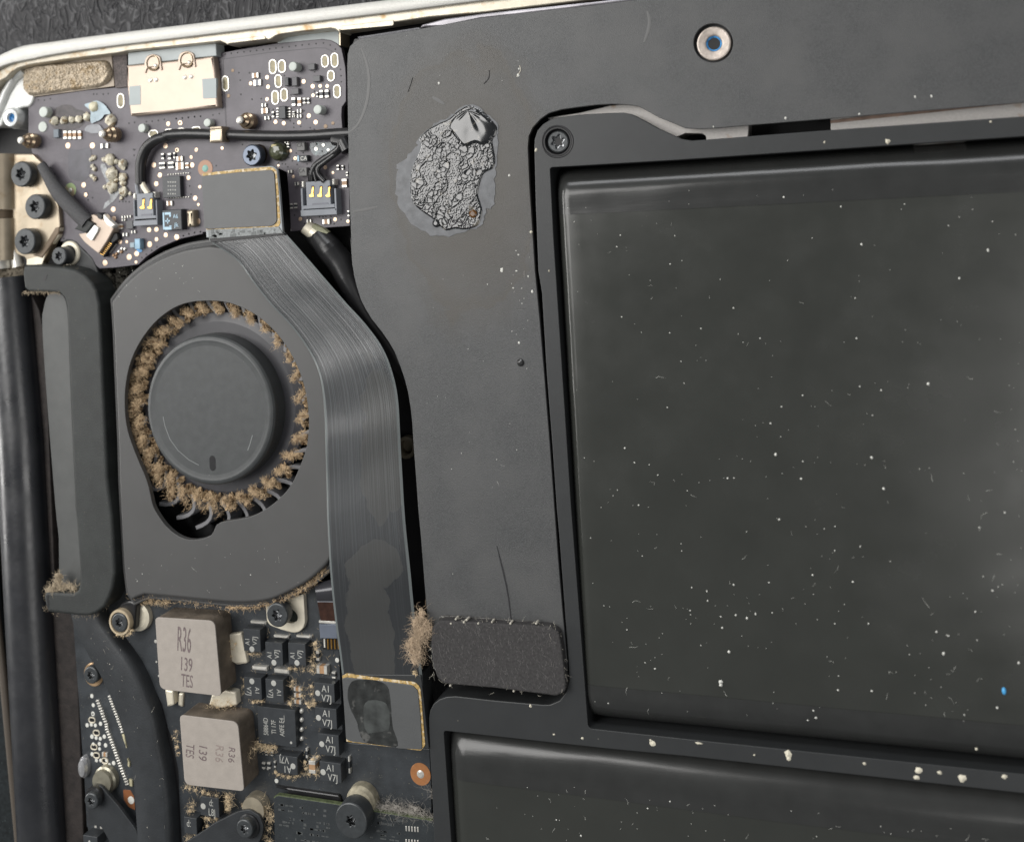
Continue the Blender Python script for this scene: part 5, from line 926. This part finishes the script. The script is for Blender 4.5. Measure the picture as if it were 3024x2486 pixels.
for x in range(150, 370, 12): fibers(mb, P(*k1('M', x, 345), .34), 8, (.02, .012, .02), .05, .0055, .3)
tag(mb.build('gasket_dust', mat('grey_tan_dust', (.34, .28, .2), .95, 0, var=.35, vs=9, spec=.1), None, kind='stuff', smooth=0), 'grey tan dust piled in the inner corner of the rubber gasket', 'dust')
mb = MB()
for _ in range(46):
    q = k1('M', U(640, 745), U(330, 1690)); blob(mb, P(*q, -.1), U(.03, .09), (1, 1.4, .6), 6, .9)
for _ in range(40): q = k1('M', U(640, 830), U(190, 330)); blob(mb, P(*q, -.15), U(.03, .09), (1, 1, .6), 6, .9)
tag(mb.build('gap_grime', mat('dark_grime', (.035, .033, .028), .95, 0, var=.5, vs=8, spec=.1), None, kind='stuff', smooth=0), 'dark crumbly grime lying in the gap between gasket and fan', 'dust')
# ============================================================ MAIN BOARD
lb = thing('logic_board', 'dark slate main circuit board with grey power coils below the fan', 'circuit board', P(800, 2050, -.1))
prism('board', k('N', 455, 920, 560, 840, 760, 700, 1100, 740, 1500, 780, 1700, 780, 1960, 700) + k('Q', 270, 470, 300, 560, 420, 800, 450, 1460, 990, 1500) + k('H', 1880, 700, 1890, 1280) + k('X', 1300, 2750, 320, 2750) + k('G', 350, 2100, 245, 1500) + k('R', 1080, 1500, 1050, 900, 1020, 500, 985, 0), -.02, -.12, m_pcb2, lb, bev=.01)
zb2 = -.02
# coils
def coil(tl, trr, br, bl, z1):
    q = fil([tl, trr, br, bl], [14, 20, 14, 20], 6); ring = wp(q, z1); ring = ring[::-1] if area2(ring) < 0 else ring
    root = prism('power_coil', q, z1, z1 - .015, m_ind, lb, bev=.006)
    m1 = MB(); m1.prism(offs(ring, .004), z1 - .012, zb2, .02); m1.build('coil_body', m_inds, root); return root
z1 = .40
c1 = coil(k1('E', 1088, 303), k1('E', 1832, 350), k1('E', 1915, 1290), k1('E', 1148, 1200), z1)
text('R36', 'E', 1452, 600, 285, z1, radians(-4), m_ink, c1, .30); text('139', 'E', 1475, 900, 155, z1, radians(-4), m_ink, c1, .54); text('TES', 'E', 1488, 1105, 145, z1, radians(-4), m_ink, c1, .50)
c2 = coil((530, 2110), (702, 2131), (721, 2336), (545, 2316), z1)
text('R36', 'G', 2040, 600, 85, z1, radians(-96), m_ink, c2, .95); text('R36', 'G', 1885, 585, 105, z1, radians(-96), mat('faded_ink', (.27, .22, .2), .6), c2, .85); text('139', 'G', 1680, 570, 110, z1, radians(-96), m_ink, c2, .82); text('TES', 'G', 1520, 550, 110, z1, radians(-96), m_ink, c2, .66)
# cream terminals and brackets
for c, pts, z in (('E', (1985, 520, 2160, 500, 2200, 700, 2240, 880, 2110, 900, 1990, 830), .05), ('E', (1790, 1275, 1960, 1215, 2090, 1240, 2110, 1400, 1900, 1440, 1760, 1400), .10), ('E', (1208, 1205, 1312, 1225, 1325, 1400, 1240, 1425), .10), ('E', (1380, 1250, 1440, 1255, 1430, 1430, 1370, 1400), .02)):
    prism('coil_terminal', fil(k(c, *pts), 4), z, zb2, m_cream, lb, bev=.025)
# driver chips
def qfn(c, x0, y0, x1, y1, z1, tx, rot, dot, hs=1, sx=1.0):
    o = chip(lb, c, x0, y0, x1, y1, z1, zb2, m_chip, 'chip', .005)
    for s, x, y, h in tx: text(s, c, x, y, h, z1, rot, m_print, o, sx * .86)
    if dot: w, q = circ(c, *dot, z1); mb = MB(); mb.lathe(w, [(q, z1 + .001), (q * .8, z1 + .003)], 14); mb.build('pin_one_dot', m_print, o)
    return o
zc_ = .15; h = pi / 2
for x0, y0, x1, y1 in ((205, 470, 362, 680), (400, 588, 560, 800), (604, 594, 766, 802)):
    qfn('F', x0, y0, x1, y1, zc_, (('A1', (x0 + x1) / 2 - 38, (y0 + y1) / 2 + 8, 42), ('V7J', (x0 + x1) / 2 + 28, (y0 + y1) / 2 + 2, 44)), h, ((x0 + x1) / 2, y1 - 28, 24), sx=1.0)
for x0, y0, x1, y1 in ((210, 898, 372, 1108), (402, 915, 568, 1132)):
    qfn('F', x0, y0, x1, y1, zc_, (('A1', (x0 + x1) / 2 + 38, (y0 + y1) / 2 + 18, 42), ('V7J', (x0 + x1) / 2 - 35, (y0 + y1) / 2 + 22, 44)), -h, ((x0 + x1) / 2 - 8, y0 + 40, 24))
for x0, y0, x1, y1 in ((838, 948, 1022, 1130), (845, 1168, 1042, 1368), (874, 1402, 1062, 1608)):
    qfn('F', x0, y0, x1, y1, zc_, (('A1', x0 + 105, y0 + 60, 56), ('V7J', x0 + 112, y0 + 145, 58)), -.02, (x0 + 32, y0 + 95, 24))
qfn('H', 885, 485, 1082, 682, zc_, (('A1', 985, 548, 56), ('V7J', 1005, 635, 58)), -.02, (918, 582, 25))
qfn('H', 502, 428, 692, 612, zc_, (('V7J', 570, 470, 56), ('A1', 600, 555, 56)), pi, (650, 530, 24))
qfn('G', 1650, 1112, 1890, 1385, zc_, (('d:', 1790, 1200, 80), ('L8J', 1800, 1320, 80)), 0, (1690, 1240, 34), sx=.8)
qfn('G', 1450, 1372, 1612, 1600, zc_, (('d:', 1510, 1455, 80),), 0, None, sx=.8)
qfn('G', 190, 1600, 372, 1760, .18, (), 0, (270, 1680, 14))
big = qfn('F', 330, 1160, 680, 1530, .10, (('58864D', 410, 1340, 44), ('TI 17F', 480, 1345, 44), ('A0FE E4', 553, 1345, 44)), h, (633, 1485, 11), sx=.82)
bar('F', 568, 1240, 574, 1300, .1025, m_print, big)
for y in (1205, 1283, 1370, 1452): lathe('solder_ball', 'F', 722, y, [(20, zb2), (17, .0), (8, .02)], 0, m_lead, lb, n=12)
# shiny metal ends of the chips and the caps
for c, x0, y0, x1, y1, z in (('F', 265, 405, 402, 435, .04), ('F', 472, 530, 605, 560, .04), ('F', 672, 530, 808, 558, .04), ('F', 280, 805, 412, 852, .06), ('F', 475, 828, 608, 880, .06)):
    chip(lb, c, x0, y0, x1, y1, z, zb2, m_lead, 'chip_terminal', .02)
for c, x, y, w_, h_, kd, hh in (('F', 905, 838, 96, 80, 't', .09), ('F', 868, 712, 30, 90, 'w', .05), ('F', 685, 1010, 62, 42, 't', .05), ('F', 688, 1066, 62, 42, 't', .05), ('F', 690, 1124, 62, 42, 't', .05), ('H', 818, 540, 62, 118, 't', .12), ('H', 770, 415, 20, 90, 'w', .05), ('H', 1148, 520, 20, 150, 'w', .05), ('H', 385, 525, 30, 60, 'w', .03), ('H', 432, 525, 30, 60, 'w', .03), ('H', 410, 415, 22, 40, 'w', .03), ('H', 460, 420, 22, 40, 'w', .03), ('H', 486, 515, 18, 60, 'w', .03), ('H', 405, 555, 50, 20, 'w', .02), ('F', 1010, 885, 34, 60, 'w', .04), ('G', 380, 1500, 100, 50, 'w', .08)):
    cap(lb, c, x, y, w_, h_, zb2, kd, hh)
dotpads(lb, 'F', ((1043, 750, 20),), zb2, m_wht); dotpads(lb, 'H', ((503, 660, 19),), zb2, m_wht); dotpads(lb, 'E', ((1097, 605, 20), (1108, 860, 12), (1138, 1035, 14)), zb2, m_lead)
flatring('H', 1786, 600, 95, 34, zb2, m_copper, m_lead, lb)
prism('copper_patch', fil(k('G', 690, 1035, 780, 1040, 825, 1120, 840, 1290, 760, 1250, 700, 1160), 3), zb2 + .006, zb2 - .02, mat('bare_copper', (.40, .16, .07), .45, .4, var=.15), lb, bev=.002); dotpads(lb, 'G', ((790, 1165, 44),), zb2 + .006, m_wht)
# tiny white resistor rows and pads beside the heat pipe
def bead(c, x, y, w_, h_, rot=0):
    q, s1 = circ(c, x, y, 1, 0); m1 = MB(); m1.box((q.x, q.y), w_ * s1 * 1.08, h_ * s1, .012, zb2, rot, .006); return m1.build('row_contact', m_lead, lb)
m_r = 0; r1 = [k1('E', 372, 1345), k1('E', 490, 1660), k1('G', 480, 260), k1('G', 560, 470), k1('G', 740, 965)]; r2 = [k1('E', 520, 1290), k1('E', 590, 1480), k1('E', 665, 1680), k1('G', 680, 315)]
for r_, cnt, w_ in ((r1, 33, 40), (r2, 15, 34)):
    for q in resamp([Vector((*p, 0)) for p in r_], cnt): bead('X', q.x, q.y, w_ / 4.224, 4.2, .35)
dotpads(lb, 'E', ((302, 1285, 24), (320, 1400, 22), (316, 1510, 24)), zb2, m_wht)
dotpads(lb, 'R', ((1160, 85, 24), (1088, 230, 24), (1140, 222, 22), (1190, 232, 22), (1255, 212, 24), (1148, 372, 25), (1200, 388, 22), (1252, 398, 22), (1302, 372, 24), (1240, 462, 22), (1318, 480, 24), (1243, 525, 20), (1150, 592, 24), (1204, 668, 22), (1256, 668, 20), (1330, 668, 20), (1308, 720, 22), (1365, 725, 22), (1418, 702, 24), (1262, 768, 24), (1165, 465, 20), (1410, 768, 14)), zb2, m_wht)
cap(lb, 'R', 1302, 600, 66, 60, zb2, 't', .03)
for x, y in ((1150, 165), (1205, 325), (1175, 500), (1205, 605), (1310, 672)): ringpad(lb, 'R', x, y, 90, 70, zb2, m_cream, m_black, 'ring_pad')
for c, pts in (('G', (670, 345, 705, 345, 720, 440, 735, 520, 700, 440)), ('G', (760, 900, 800, 920, 805, 1000, 770, 990)), ('G', (740, 640, 770, 700, 768, 760, 745, 740))): prism('yellow_residue', fil(k(c, *pts), 2), zb2 + .03, zb2, mat('yellow_residue', (.50, .46, .3), .6, 0, var=.2), lb, bev=.01)
prism('board_slot', k('N', 1995, 690, 2100, 640) + k('F', 1010, 690, 890, 690, 880, 560, 890, 420, 835, 180), zb2 + .006, zb2 - .02, m_chip, lb, bev=0)
# fan mounting lug
ml = thing('fan_lug', 'cream metal mounting lug with a dark slot beside the fan', 'bracket', P(*k1('F', 640, 350), 0))
sl = cr(k('F', 560, 285, 610, 280, 655, 310, 685, 350, 685, 395, 650, 420, 600, 415, 560, 400, 500, 380, 500, 320), 3)
prism('lug_plate', fil(k('F', 404, 256, 480, 240, 742, 160, 752, 330, 755, 420, 738, 470, 700, 500, 655, 508, 600, 495, 545, 480, 440, 440, 415, 400), [4, 0, 4, 0, 10, 10, 6, 8, 0, 0, 10, 6]), .06, -.02, m_cream, ml, bev=.012, holes=[sl])
prism('slot_floor', k('F', 480, 270, 700, 270, 700, 430, 480, 430), .005, -.02, mat('green_black', (.008, .014, .009), .4), ml, bev=0)
screw('F', 505, 352, 100, .30, .16, 'screw on the cream metal lug below the fan', rot=.2)
# small ribbon connector peeking out beside the flex cable
rc = thing('fan_ribbon', 'short ribbon with shiny black film and gold fingers under the flex cable', 'ribbon cable', P(*k1('F', 960, 350), 0))
mb = MB(); nn_ = 14; A_ = [(840, 75), (850, 130), (862, 225)]; vs = []
for i in range(nn_):
    t = i / (nn_ - 1); xl_ = 838 + 26 * t; y = 70 + 155 * t; z = .12 + .10 * sin(t * pi * .9)
    for x in (xl_, 1010): vs.append(P(*k1('F', x, y - (x - 840) * (.25 * (1 - t))), z))
mk('film_curve', vs, [(2 * i, 2 * i + 1, 2 * i + 3, 2 * i + 2) for i in range(nn_ - 1)], mat('shiny_black_film', (.05, .05, .056), .18, .2), rc, smooth=60)
prism('brown_band', k('F', 866, 232, 1020, 225, 1030, 400, 895, 400), .12, 0, mat('brown_film', (.040, .018, .012), .25, 0, var=.3, vs=10), rc, bev=.005); prism('white_band', k('F', 862, 214, 1015, 222, 1015, 236, 866, 232), .125, 0, m_conn, rc, bev=.002); prism('white_band', k('F', 880, 398, 1030, 408, 1030, 428, 880, 418), .125, 0, m_lead, rc, bev=.003)
prism('connector_lid', k('F', 882, 430, 1040, 430, 1045, 560, 905, 556, 890, 560), .115, 0, mat('slate_blue', (.14, .16, .20), .35, .2, var=.15), rc, bev=.008)
prism('connector_bed', k('F', 905, 560, 1058, 560, 1062, 660, 915, 655), .04, 0, m_black, rc, bev=.004)
for i in range(5): chip(rc, 'F', 920 + i * 31, 562, 936 + i * 31, 655 if i else 640, .06, 0, m_gold if i else m_wht, 'gold_finger', .006)

# ============================================================ HEAT PIPE, ARMS
hp = thing('heat_pipe', 'flat black heat pipe curving down the lower left corner', 'heat pipe', P(*k1('E', 500, 900), 0))
Lp = resamp([Vector((*q, 0)) for q in cr(k('E', 20, 200, 45, 330, 130, 540, 250, 780, 370, 980, 470, 1180, 570, 1400, 645, 1580) + k('G', 690, 330, 755, 560, 800, 800, 826, 1050, 845, 1400, 865, 1700, 890, 2300), 4, False)], 60)
Rp = resamp([Vector((*q, 0)) for q in cr(k('E', 400, 150, 455, 320, 545, 460, 640, 590, 760, 750, 860, 900, 960, 1100, 1030, 1280) + k('G', 1092, 30, 1150, 230, 1180, 430, 1240, 700, 1285, 1000, 1315, 1300, 1330, 1700, 1350, 2300), 4, False)], 60)
prof = [(0.0, -.02), (.0, .16), (.012, .19), (.05, .215), (.5, .22), (.84, .215), (.90, .20), (.955, .165), (.985, .11), (1.0, .05), (1.0, -.02)]; vs = []
for a, b in zip(Lp, Rp):
    A_ = P(a.x, a.y, .2); B_ = P(b.x, b.y, .12); 
    for u, z in prof: vs.append((A_.x + (B_.x - A_.x) * u, A_.y + (B_.y - A_.y) * u, z))
n = len(prof); mk('pipe', vs, [(i * n + j, i * n + j + 1, (i + 1) * n + j + 1, (i + 1) * n + j) for i in range(59) for j in range(n - 1)], m_pipe, hp, smooth=50)
prism('pipe_shadow_patch', k('E', 560, 560, 700, 560, 900, 900, 1060, 1150, 1180, 1400, 1250, 1690) + k('G', 1300, 400, 1380, 800, 1400, 1300, 1440, 2000, 1330, 2000, 1280, 900, 1150, 300, 1000, 0), zb2 + .003, zb2 - .02, m_black, lb, bev=0)  # black sheet laid on the board as the pipe's painted shadow, no real gap
ar = thing('clamp_arm', 'black sheet arm angling from the lower left screw towards the heat pipe', 'clamp arm', P(*k1('G', 500, 1300), 0))
prism('arm', fil(k('G', 250, 1250, 235, 1120, 260, 1020, 340, 970, 420, 990, 500, 1090, 640, 1250, 850, 1530, 880, 1640, 900, 1760, 560, 1760, 470, 1590, 410, 1490, 300, 1480, 250, 1500), 6), .20, .15, m_pipe, ar, bev=.01)
lathe('standoff', 'G', 442, 930, [(150, zb2), (148, .06), (128, .08), (126, .14), (60, .15)], .1, mat('dull_standoff', (.34, .32, .25), .3, .6, var=.2, vs=6), ar, n=32)
lathe('rubber_cup', 'G', 330, 1120, [(112, .15), (112, .26), (104, .28), (86, .285), (60, .28)], .25, m_cable, ar, n=36)
screw('G', 288, 1180, 92, .36, .12, 'screw in the black rubber cup at the lower left corner', rot=.2)
lathe('curled_film', 'R', 1040, 755, [(62, -.1), (60, .05), (44, .1), (15, .12)], .05, mat('glassy_film', (.55, .55, .56), .12, .6, bump=.5, bs=6), ar, n=24, el=2.0)
a2_ = thing('spring_arm', 'black triangular arm under the screw at the bottom edge', 'clamp arm', P(*k1('H', 150, 1100), 0))
prism('arm', fil(k('H', -140, 1100, -60, 1040, 60, 980, 160, 930, 260, 915, 350, 970, 385, 1060, 375, 1150, 330, 1240, 330, 1500, -300, 1500, -300, 1200), 8), .20, .15, m_pipe, a2_, bev=.01)
lathe('standoff', 'H', 308, 905, [(112, zb2), (110, .08), (104, .15), (50, .16)], .1, mat('cream_standoff', (.50, .44, .33), .3, .6, var=.15, vs=6), a2_, n=32)
lathe('rubber_cup', 'H', 255, 1065, [(98, .15), (98, .22), (88, .24), (60, .24)], .22, m_cable, a2_, n=36)
screw('H', 215, 1090, 78, .34, .12, 'black screw on the triangular arm at the bottom edge', rot=.4)
# ============================================================ DAUGHTER BOARD
db = thing('memory_board', 'small dark daughter board at the bottom edge with faint green rim', 'circuit board', P(*k1('H', 1200, 1100), 0))
prism('board', fil(k('H', 478, 812, 510, 790, 1030, 868, 1320, 925, 1885, 1015, 1915, 1045, 1930, 1600, 495, 1600), [4, 6, 0, 0, 6, 6, 0, 0]), .14, .09, mat('daughter_board', (.030, .035, .038), .4, 0, var=.15, vs=5, bump=.3, bs=40, specks=((.13, .14, .14), 26, .36)), db, bev=.006)
prism('board_edge', k('H', 476, 806, 512, 782, 1032, 860, 1322, 917, 1888, 1006, 1890, 1018, 1320, 930, 1030, 874, 512, 796, 482, 818), .139, .08, mat('green_edge', (.085, .105, .05), .6, 0, var=.4, vs=20), db, bev=0)
prism('black_ridge', fil(k('H', 480, 705, 1060, 790, 1080, 850, 1000, 860, 600, 800, 600, 740), 6), .03, zb2, m_cable, lb, bev=.02)  # low black ridge along the upper edge of the daughter board
for i in range(5):
    for y in (1088, 1205): chip(db, 'H', 1650 + i * 26, y - 24 + i * 2, 1664 + i * 26, y + 22 + i * 2, .15, .13, m_lead, 'gold_finger', .004)
mb = MB()
for _ in range(170):
    q = k1('H', U(530, 1620), 0); x = U(520, 1620); y = 0
    row = random.choice((870, 915, 985, 1020, 1050, 1100, 1160)); y = row + (x - 520) * .135; w = P(*k1('H', x, y), .1415)
    if abs(x - 1160) < 180: continue
    mb.box((w.x, w.y), U(.02, .06), U(.012, .04), .142, .135, 0, 0)
mb.build('etched_marks', mat('faint_etch', (.075, .08, .08), .5), db, kind='stuff', smooth=0)
lathe('standoff', 'H', 1255, 850, [(140, zb2), (136, .10), (118, .16), (60, .17)], .1, mat('grimy_standoff', (.42, .38, .28), .5, .3, var=.35, vs=10), db, n=32)
screw('H', 1165, 1018, 150, .40, .24, 'biggest black screw holding the daughter board at the bottom edge', tor=.27, rot=.3)
# remaining screws
ps = thing('fan_boss', 'dusty cream ringed boss left of the first power coil', 'boss', P(*k1('E', 700, 330), 0))
lathe('boss_ring', 'E', 645, 372, [(148, 0), (146, .27), (140, .285), (118, .285), (112, .24), (60, .22)], .28, mat('tan_ring', (.50, .41, .28), .5, .2, var=.25, vs=9, specks=((.55, .5, .4), 30, .3)), ps, n=40)
prism('boss_sleeve', fil(k('E', 640, 150, 740, 100, 800, 100, 850, 140, 830, 460, 740, 520), 8), .2, -.02, m_cable, ps, bev=.03); lathe('boss_washer', 'E', 870, 300, [(165, -.02), (160, .06), (120, .08), (60, .08)], .06, m_cream, ps, n=36)
screw('E', 640, 375, 108, .31, .1, 'screw inside the dusty cream ringed boss near the first power coil', rot=.6)
lathe('gold_ring', 'E', 320, 1020, [(132, -.02), (130, .0), (122, .01), (60, .01)], 0, mat('orange_gold', (.62, .42, .24), .3, .6, var=.3, vs=6), lb, n=36)
screw('E', 285, 1030, 98, .12, .12, 'small screw left of the heat pipe with an orange gold ring behind', rot=.2)
t, w, rr = screw('I', 1368, 885, 68, .30, .06, 'screw sunk in the corner of the battery tray', rot=.3, tor=.55)
mb = MB(); s1 = rr / 68; mb.lathe(w, [(102 * s1, zb + .001), (98 * s1, zb + .006), (93 * s1, zb + .004), (90 * s1, zb - .0), (88 * s1, zb + .003), (80 * s1, zb + .003), (70 * s1, .27), (60 * s1, .26)], 48); mb.build('screw_recess', m_black, bat)
screw('D', 842, 205, 104, .22, .14, 'blue black screw on the purple board above the upper flex plug', rot=.2, m=mat('blue_black_steel', (.085, .10, .13), .28, .6), tor=.45)
lathe('screw_foot', 'D', 905, 195, [(98, .0), (96, .03), (80, .04), (40, .04)], .03, mat('oil_sheen', (.10, .07, .05), .15, .8, var=.6, vs=4), io, n=30)

# ============================================================ DUST CLUMPS
mb = MB()
for x, y, n_, s in ((1785, 330, 40, .04), (1760, 420, 150, .09), (1820, 440, 140, .08), (1770, 500, 180, .10), (1800, 560, 160, .09), (1740, 590, 150, .09), (1720, 660, 170, .10), (1760, 700, 140, .08), (1700, 620, 90, .09), (1740, 750, 70, .05), (1850, 480, 60, .05)):
    fibers(mb, P(*k1('F', x, y), .42), int(n_ * .9), (s * .5, s * .6, .04), .13, .0045, .5, 1.5)
    for _ in range(3): blob(mb, P(*k1('F', x + U(-25, 25), y + U(-25, 25)), .36), U(.02, .045), (1, 1, .6), 8, .7)
tag(mb.build('dust_clump', mat('tan_fluff', (.44, .34, .24), .95, 0, var=.3, vs=12, spec=.1), None, kind='stuff', smooth=0), 'fluffy tan dust clump bridging the gap beside the dark pad', 'dust')
mb = MB()
def dust(c, pts, n_, s, z=.05, ln=.1):
    for x, y in zip(pts[::2], pts[1::2]):
        fibers(mb, P(*k1(c, x, y), z), int(n_ * 1.3), (s * .8, s * .5, .02), ln * .5, .0036, .5, 1.3)
        for _ in range(max(1, n_ // 14)): blob(mb, P(*k1(c, x + U(-12, 12), y + U(-8, 8)), z - .03), U(.010, .026), (1.2, .8, .7), 6, .9)
dust('F', (260, 690, 300, 695, 345, 700), 14, .03); dust('F', (620, 830, 680, 828, 740, 835, 800, 830, 835, 850), 18, .035); dust('F', (205, 920, 208, 980, 212, 1040), 10, .025)
dust('F', (300, 1120, 340, 1115, 375, 1120, 350, 1090), 18, .03); dust('F', (640, 980, 650, 930, 640, 1100, 730, 1010, 740, 1070, 620, 1130), 16, .035, .08, .14); dust('F', (780, 1130, 820, 1130, 850, 1100, 800, 1160, 835, 1140, 815, 990, 820, 1050), 20, .035)
dust('F', (345, 1480, 390, 1500, 440, 1515, 490, 1525, 330, 1520, 400, 1540, 450, 1550, 360, 1505), 34, .045, .08, .14); dust('F', (300, 1540, 260, 1580, 250, 1610), 8, .02, .2, .2)
dust('H', (520, 600, 560, 620, 610, 625, 660, 628, 700, 610, 740, 590, 500, 590), 18, .035); dust('H', (760, 500, 770, 560, 790, 600, 850, 600, 870, 560, 840, 470, 860, 440), 18, .035, .08); dust('F', (855, 650, 840, 720, 850, 600, 815, 760, 830, 800), 12, .03, .1, .2)
dust('H', (420, 900, 440, 960, 450, 1020, 430, 1080, 400, 1150, 440, 1190, 470, 980, 330, 830, 260, 850, 230, 880), 26, .05, .1, .15); dust('H', (60, 840, 80, 870, 70, 910, 90, 800), 20, .04, .1, .2)
dust('G', (1480, 1010, 1530, 1020, 1600, 1040, 1680, 1060, 1760, 1090, 1850, 1110, 1990, 1110, 2000, 1180, 2010, 1230), 18, .04, .12, .16); dust('G', (1730, 1390, 1760, 1400, 1740, 1480, 1850, 1400), 18, .03, .1, .15); dust('G', (1350, 310, 1340, 380, 1370, 500, 1380, 580, 1370, 440), 12, .03, .1)
dust('E', (1800, 1380, 1880, 1420, 1950, 1410, 2040, 1400, 2000, 1360, 1850, 1350, 1760, 1440), 24, .05, .12); dust('E', (2020, 600, 2060, 700, 2040, 800, 2080, 640), 12, .04, .1); dust('F', (1735, 870, 1745, 880, 1725, 860, 1740, 850), 10, .012, .39, .05)
dust('E', (900, 100, 960, 110, 1050, 110, 1120, 120, 1180, 130), 20, .035, .12, .08); dust('E', (680, 540, 740, 530, 780, 500, 800, 470, 620, 520), 16, .03, .28, .08); dust('G', (1540, 1250, 1560, 1200, 1520, 1300, 1600, 1580, 1550, 1640, 1500, 1640), 20, .04, .08, .15)
for _ in range(240): 
    q = k1('F', U(180, 1080), U(420, 1640)); w = P(*q, zc_); fibers(mb, P(*q, 0.0), 1, (0, 0, .01), .05, .004, .2)
tag(mb.build('board_dust', mat('sandy_dust', (.58, .46, .30), .95, 0, var=.3, vs=9, spec=.1), None, kind='stuff', smooth=0), 'sandy dust threads scattered between the chips on the main board', 'dust')
mb = MB()
for x, y in ((1400, 900), (1440, 910), (1500, 905), (1560, 915), (1600, 930), (1660, 925), (1700, 940), (1760, 950), (1820, 970), (1870, 990), (1480, 880), (1620, 950), (1580, 890), (1720, 900), (1920, 760), (1935, 790), (1910, 740)):
    fibers(mb, P(*k1('H', x, y), .12), 30, (.06, .035, .02), .16, .0035, .4, 1.8)
    if y < 1000 and x < 1900: blob(mb, P(*k1('H', x, y + 15), .05), U(.04, .07), (1.3, .7, .6), 8, .9)
tag(mb.build('lint_tangle', mat('grey_lint', (.30, .28, .25), .95, 0, var=.5, vs=14, spec=.1), None, kind='stuff', smooth=0), 'grey curly lint tangled along the top of the daughter board', 'lint')
mb = MB(); flecks(mb, 'X', (225, 1840, 560, 2480), 190, .22, (.004, .014), .3, lambda w: None if not any((Vector((w.x, w.y)) - Vector((P((Lp[i].x + Rp[i].x) / 2, (Lp[i].y + Rp[i].y) / 2, .22).x, P((Lp[i].x + Rp[i].x) / 2, (Lp[i].y + Rp[i].y) / 2, .22).y))).length < .32 for i in range(0, 60, 2)) else .222)
mb.build('pipe_flecks', m_dust2, hp, kind='stuff', smooth=0)
mb = MB(); flecks(mb, 'M', (720, 60, 1300, 390), 26, zf_, (.004, .010), .1, lambda w: zf_ + .001); flecks(mb, 'N', (800, 420, 1900, 740), 40, zf_, (.004, .012), .15, lambda w: zf_ + .001)
mb.build('housing_flecks', m_wht, fan, kind='stuff', smooth=0)
